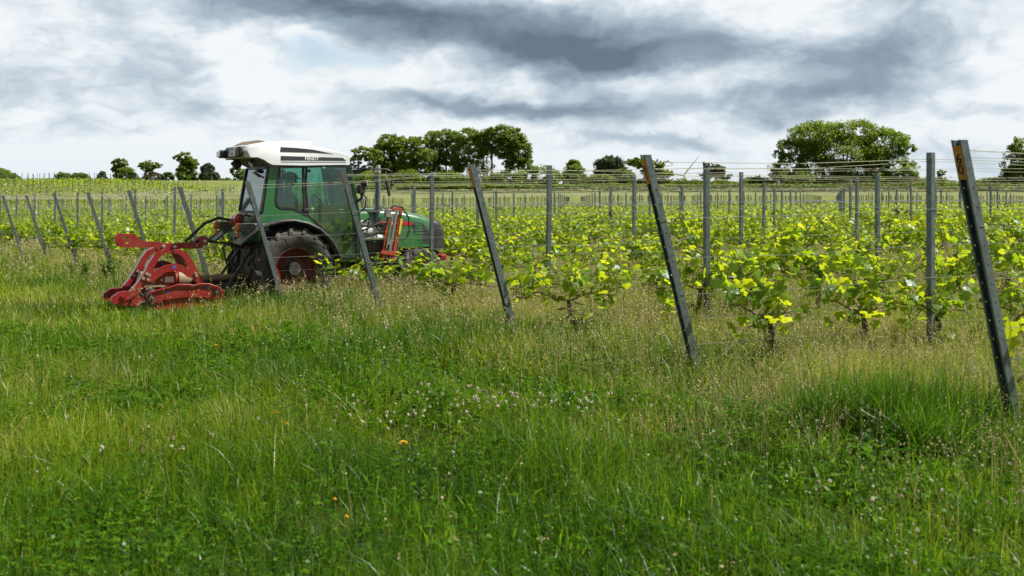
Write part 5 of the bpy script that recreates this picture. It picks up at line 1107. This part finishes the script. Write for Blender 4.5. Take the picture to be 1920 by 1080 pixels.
RB = [(-1.66, .90, .035), (-1.74, .915, .05), (-1.83, .87, .06), (-1.90, .77, .07), (-1.97, .62, .08), (-2.06, .47, .085), (-2.16, .36, .08), (-2.30, .30, .07)]
RF = [(-1.62, .90, .035), (-1.55, .90, .05), (-1.47, .845, .065), (-1.41, .74, .07), (-1.36, .63, .075), (-1.30, .52, .075), (-1.24, .42, .07)]
for y in (-.30, .24):
    rb = rib(RB, y - .055, y + .055, 'rear_rib'); rfb = rib(RF, y - .055, y + .055, 'front_rib')
    m_ = MB()
    for (x, z) in ((-2.03, .56), (-1.985, .62)): m_.cyl((x, y - .068, z), (x, y - .053, z), .020, 8)
    IB(m_, 'bolts', M_CHROME, rb); m_ = MB()
    for (x, z) in ((-1.355, .615), (-1.33, .555)): m_.cyl((x, y - .068, z), (x, y - .053, z), .018, 8)
    IB(m_, 'bolts', M_CHROME, rfb)
    ft = MB()
    for dy in (-.03, 0, .03): poly_prism(ft, [(-2.44, .27), (-2.42, .33), (-2.34, .385), (-2.22, .40), (-2.08, .34), (-2.02, .25), (-2.08, .20), (-2.24, .205), (-2.40, .245)], y + dy - .007, y + dy + .007)
    IB(ft, 'foot_plates', M_RED)
# arched brackets linking the ribs on both sides
AR = [(-2.0, .585), (-1.93, .61), (-1.86, .67), (-1.75, .725), (-1.62, .745), (-1.52, .72), (-1.45, .665), (-1.40, .635), (-1.33, .635), (-1.30, .56), (-1.36, .52), (-1.44, .545), (-1.53, .615), (-1.63, .645), (-1.75, .625), (-1.84, .56), (-1.93, .50), (-2.02, .53)]
for y in (-.366, .306):
    m_ = MB(); poly_prism(m_, AR, y - .008, y + .008); br = IB(m_, 'arched_bracket', M_RED)
    m_ = MB()
    for (x, z) in ((-1.955, .60), (-1.975, .545), (-1.345, .60), (-1.33, .565)): m_.cyl((x, y - .024, z), (x, y - .008, z), .018, 8)
    IB(m_, 'bolts', M_CHROME, br); m_ = MB(); m_.cyl((-1.63, y - .0095, .695), (-1.63, y - .008, .695), .024, 12); IB(m_, 'blue_sticker', M_BLUE, br)
# gearbox, shaft, guard
m_ = MB(); m_.box((-1.68, -.02, .50), (.28, .30, .28), None, .03); m_.cyl((-1.56, -.02, .50), (-1.50, -.02, .50), .11, 16); gb = IB(m_, 'gearbox', M_RED)
m_ = MB(); m_.box((-1.645, -.175, .51), (.12, .006, .08)); IB(m_, 'type_plate', M_PLATE, gb)
m_ = MB()
for (x, z) in ((-1.77, .58), (-1.77, .44), (-1.75, .51), (-1.72, .62)): m_.cyl((x, -.19, z), (x, -.168, z), .016, 8)
IB(m_, 'bolts', M_CHROME, gb)
m_ = MB(); m_.tube([(-1.50, -.02, .50), (-1.40, -.02, .50), (-1.30, -.01, .49)], [.125, .12, .075], 18); IB(m_, 'shaft_guard', M_BEIGE); m_ = MB(); m_.tube([(-1.92, -.02, .50), (-2.02, -.02, .52)], [.12, .11], 16); IB(m_, 'end_cover', M_BEIGE)
m_ = MB(); m_.tube([(-1.32, -.01, .49), (-1.24, -.01, .49), (-1.22, 0, .49)], [.085, .085, .05], 14); IB(m_, 'guard_boot', M_BLACK)
m_ = MB(); m_.tube([(-1.24, 0, .485), (-.85, 0, .49), (-.85, 0, .49), (-.45, 0, .50)], [.048, .048, .040, .040], 14); IB(m_, 'drive_shaft', M_BEIGE)
# lower housing: near and far side arms, bonnet, rotor
LWR = [(-2.02, .33), (-1.97, .385), (-1.86, .415), (-1.70, .445), (-1.62, .47), (-1.46, .46), (-1.40, .445), (-1.32, .465), (-1.20, .455), (-1.06, .40), (-1.0, .33), (-1.01, .27), (-1.05, .25), (-1.16, .26), (-1.35, .28), (-1.55, .29), (-1.80, .27), (-1.93, .23), (-2.01, .26)]
for y in (-.50, .50):
    m_ = MB(); poly_prism(m_, LWR, y - .011, y + .011); m_.tube([(LWR[i][0], y - (.03 if y < 0 else -.03), LWR[i][1] - .004) for i in range(1, 11)], .012, 6); sa_ = IB(m_, 'side_arm', M_RED)
    m_ = MB(); m_.lathe([(.020, y - .035), (.045, y - .035), (.045, y + .035), (.020, y + .035)], (-1.95, 0, .30), n=18); IB(m_, 'bearing', M_BLACK, sa_); m_ = MB(); m_.lathe([(.015, y - .03), (.036, y - .03), (.036, y + .03), (.015, y + .03)], (-1.10, 0, .335), n=18); IB(m_, 'bearing', M_BLACK, sa_)
    m_ = MB(); m_.cyl((-1.75, y - .0155, .375), (-1.75, y - .0112, .375), .02, 12); m_.cyl((-1.22, y - .0155, .405), (-1.22, y - .0112, .405), .02, 12); IB(m_, 'blue_sticker', M_BLUE, sa_)
m_ = MB(); m_.prism([(-1.92, .27), (-1.78, .36), (-1.6, .40), (-1.42, .40), (-1.2, .36), (-1.02, .26), (-.92, .10), (-1.0, .06), (-1.3, .10), (-1.7, .12), (-1.92, .16)], -.48, .48); IB(m_, 'housing', M_RED)
m_ = MB(); m_.box((-2.0, 0, .20), (.30, .86, .05), None, .01); IB(m_, 'rear_flap', M_RED)
m_ = MB(); m_.cyl((-2.02, -.46, .12), (-2.02, .46, .12), .13, 18); m_.cyl((-1.95, -.60, .30), (-1.95, .60, .30), .022, 10); IB(m_, 'rear_roller', M_MUD)
m_ = MB(); m_.box((-1.85, -.1, .43), (.35, .25, .02)); 
for _ in range(70): m_.ball((rnd.uniform(-2.2, -1.15), rnd.uniform(-.48, .40), .425 + rnd.uniform(-.01, .015)), rnd.uniform(.008, .022), 5, (1.6, 1, .6))
IB(m_, 'clippings', M_BEIGE)
m_ = MB(); m_.tube([(-1.45, -.05, .90), (-1.38, -.03, .72), (-1.28, -.02, .58)], .012, 6); m_.tube([(-1.58, .02, .93), (-1.42, .02, .96), (-1.30, .0, 1.0), (-1.20, 0, 1.02)], .020, 8); IB(m_, 'hoses', M_BLACK)
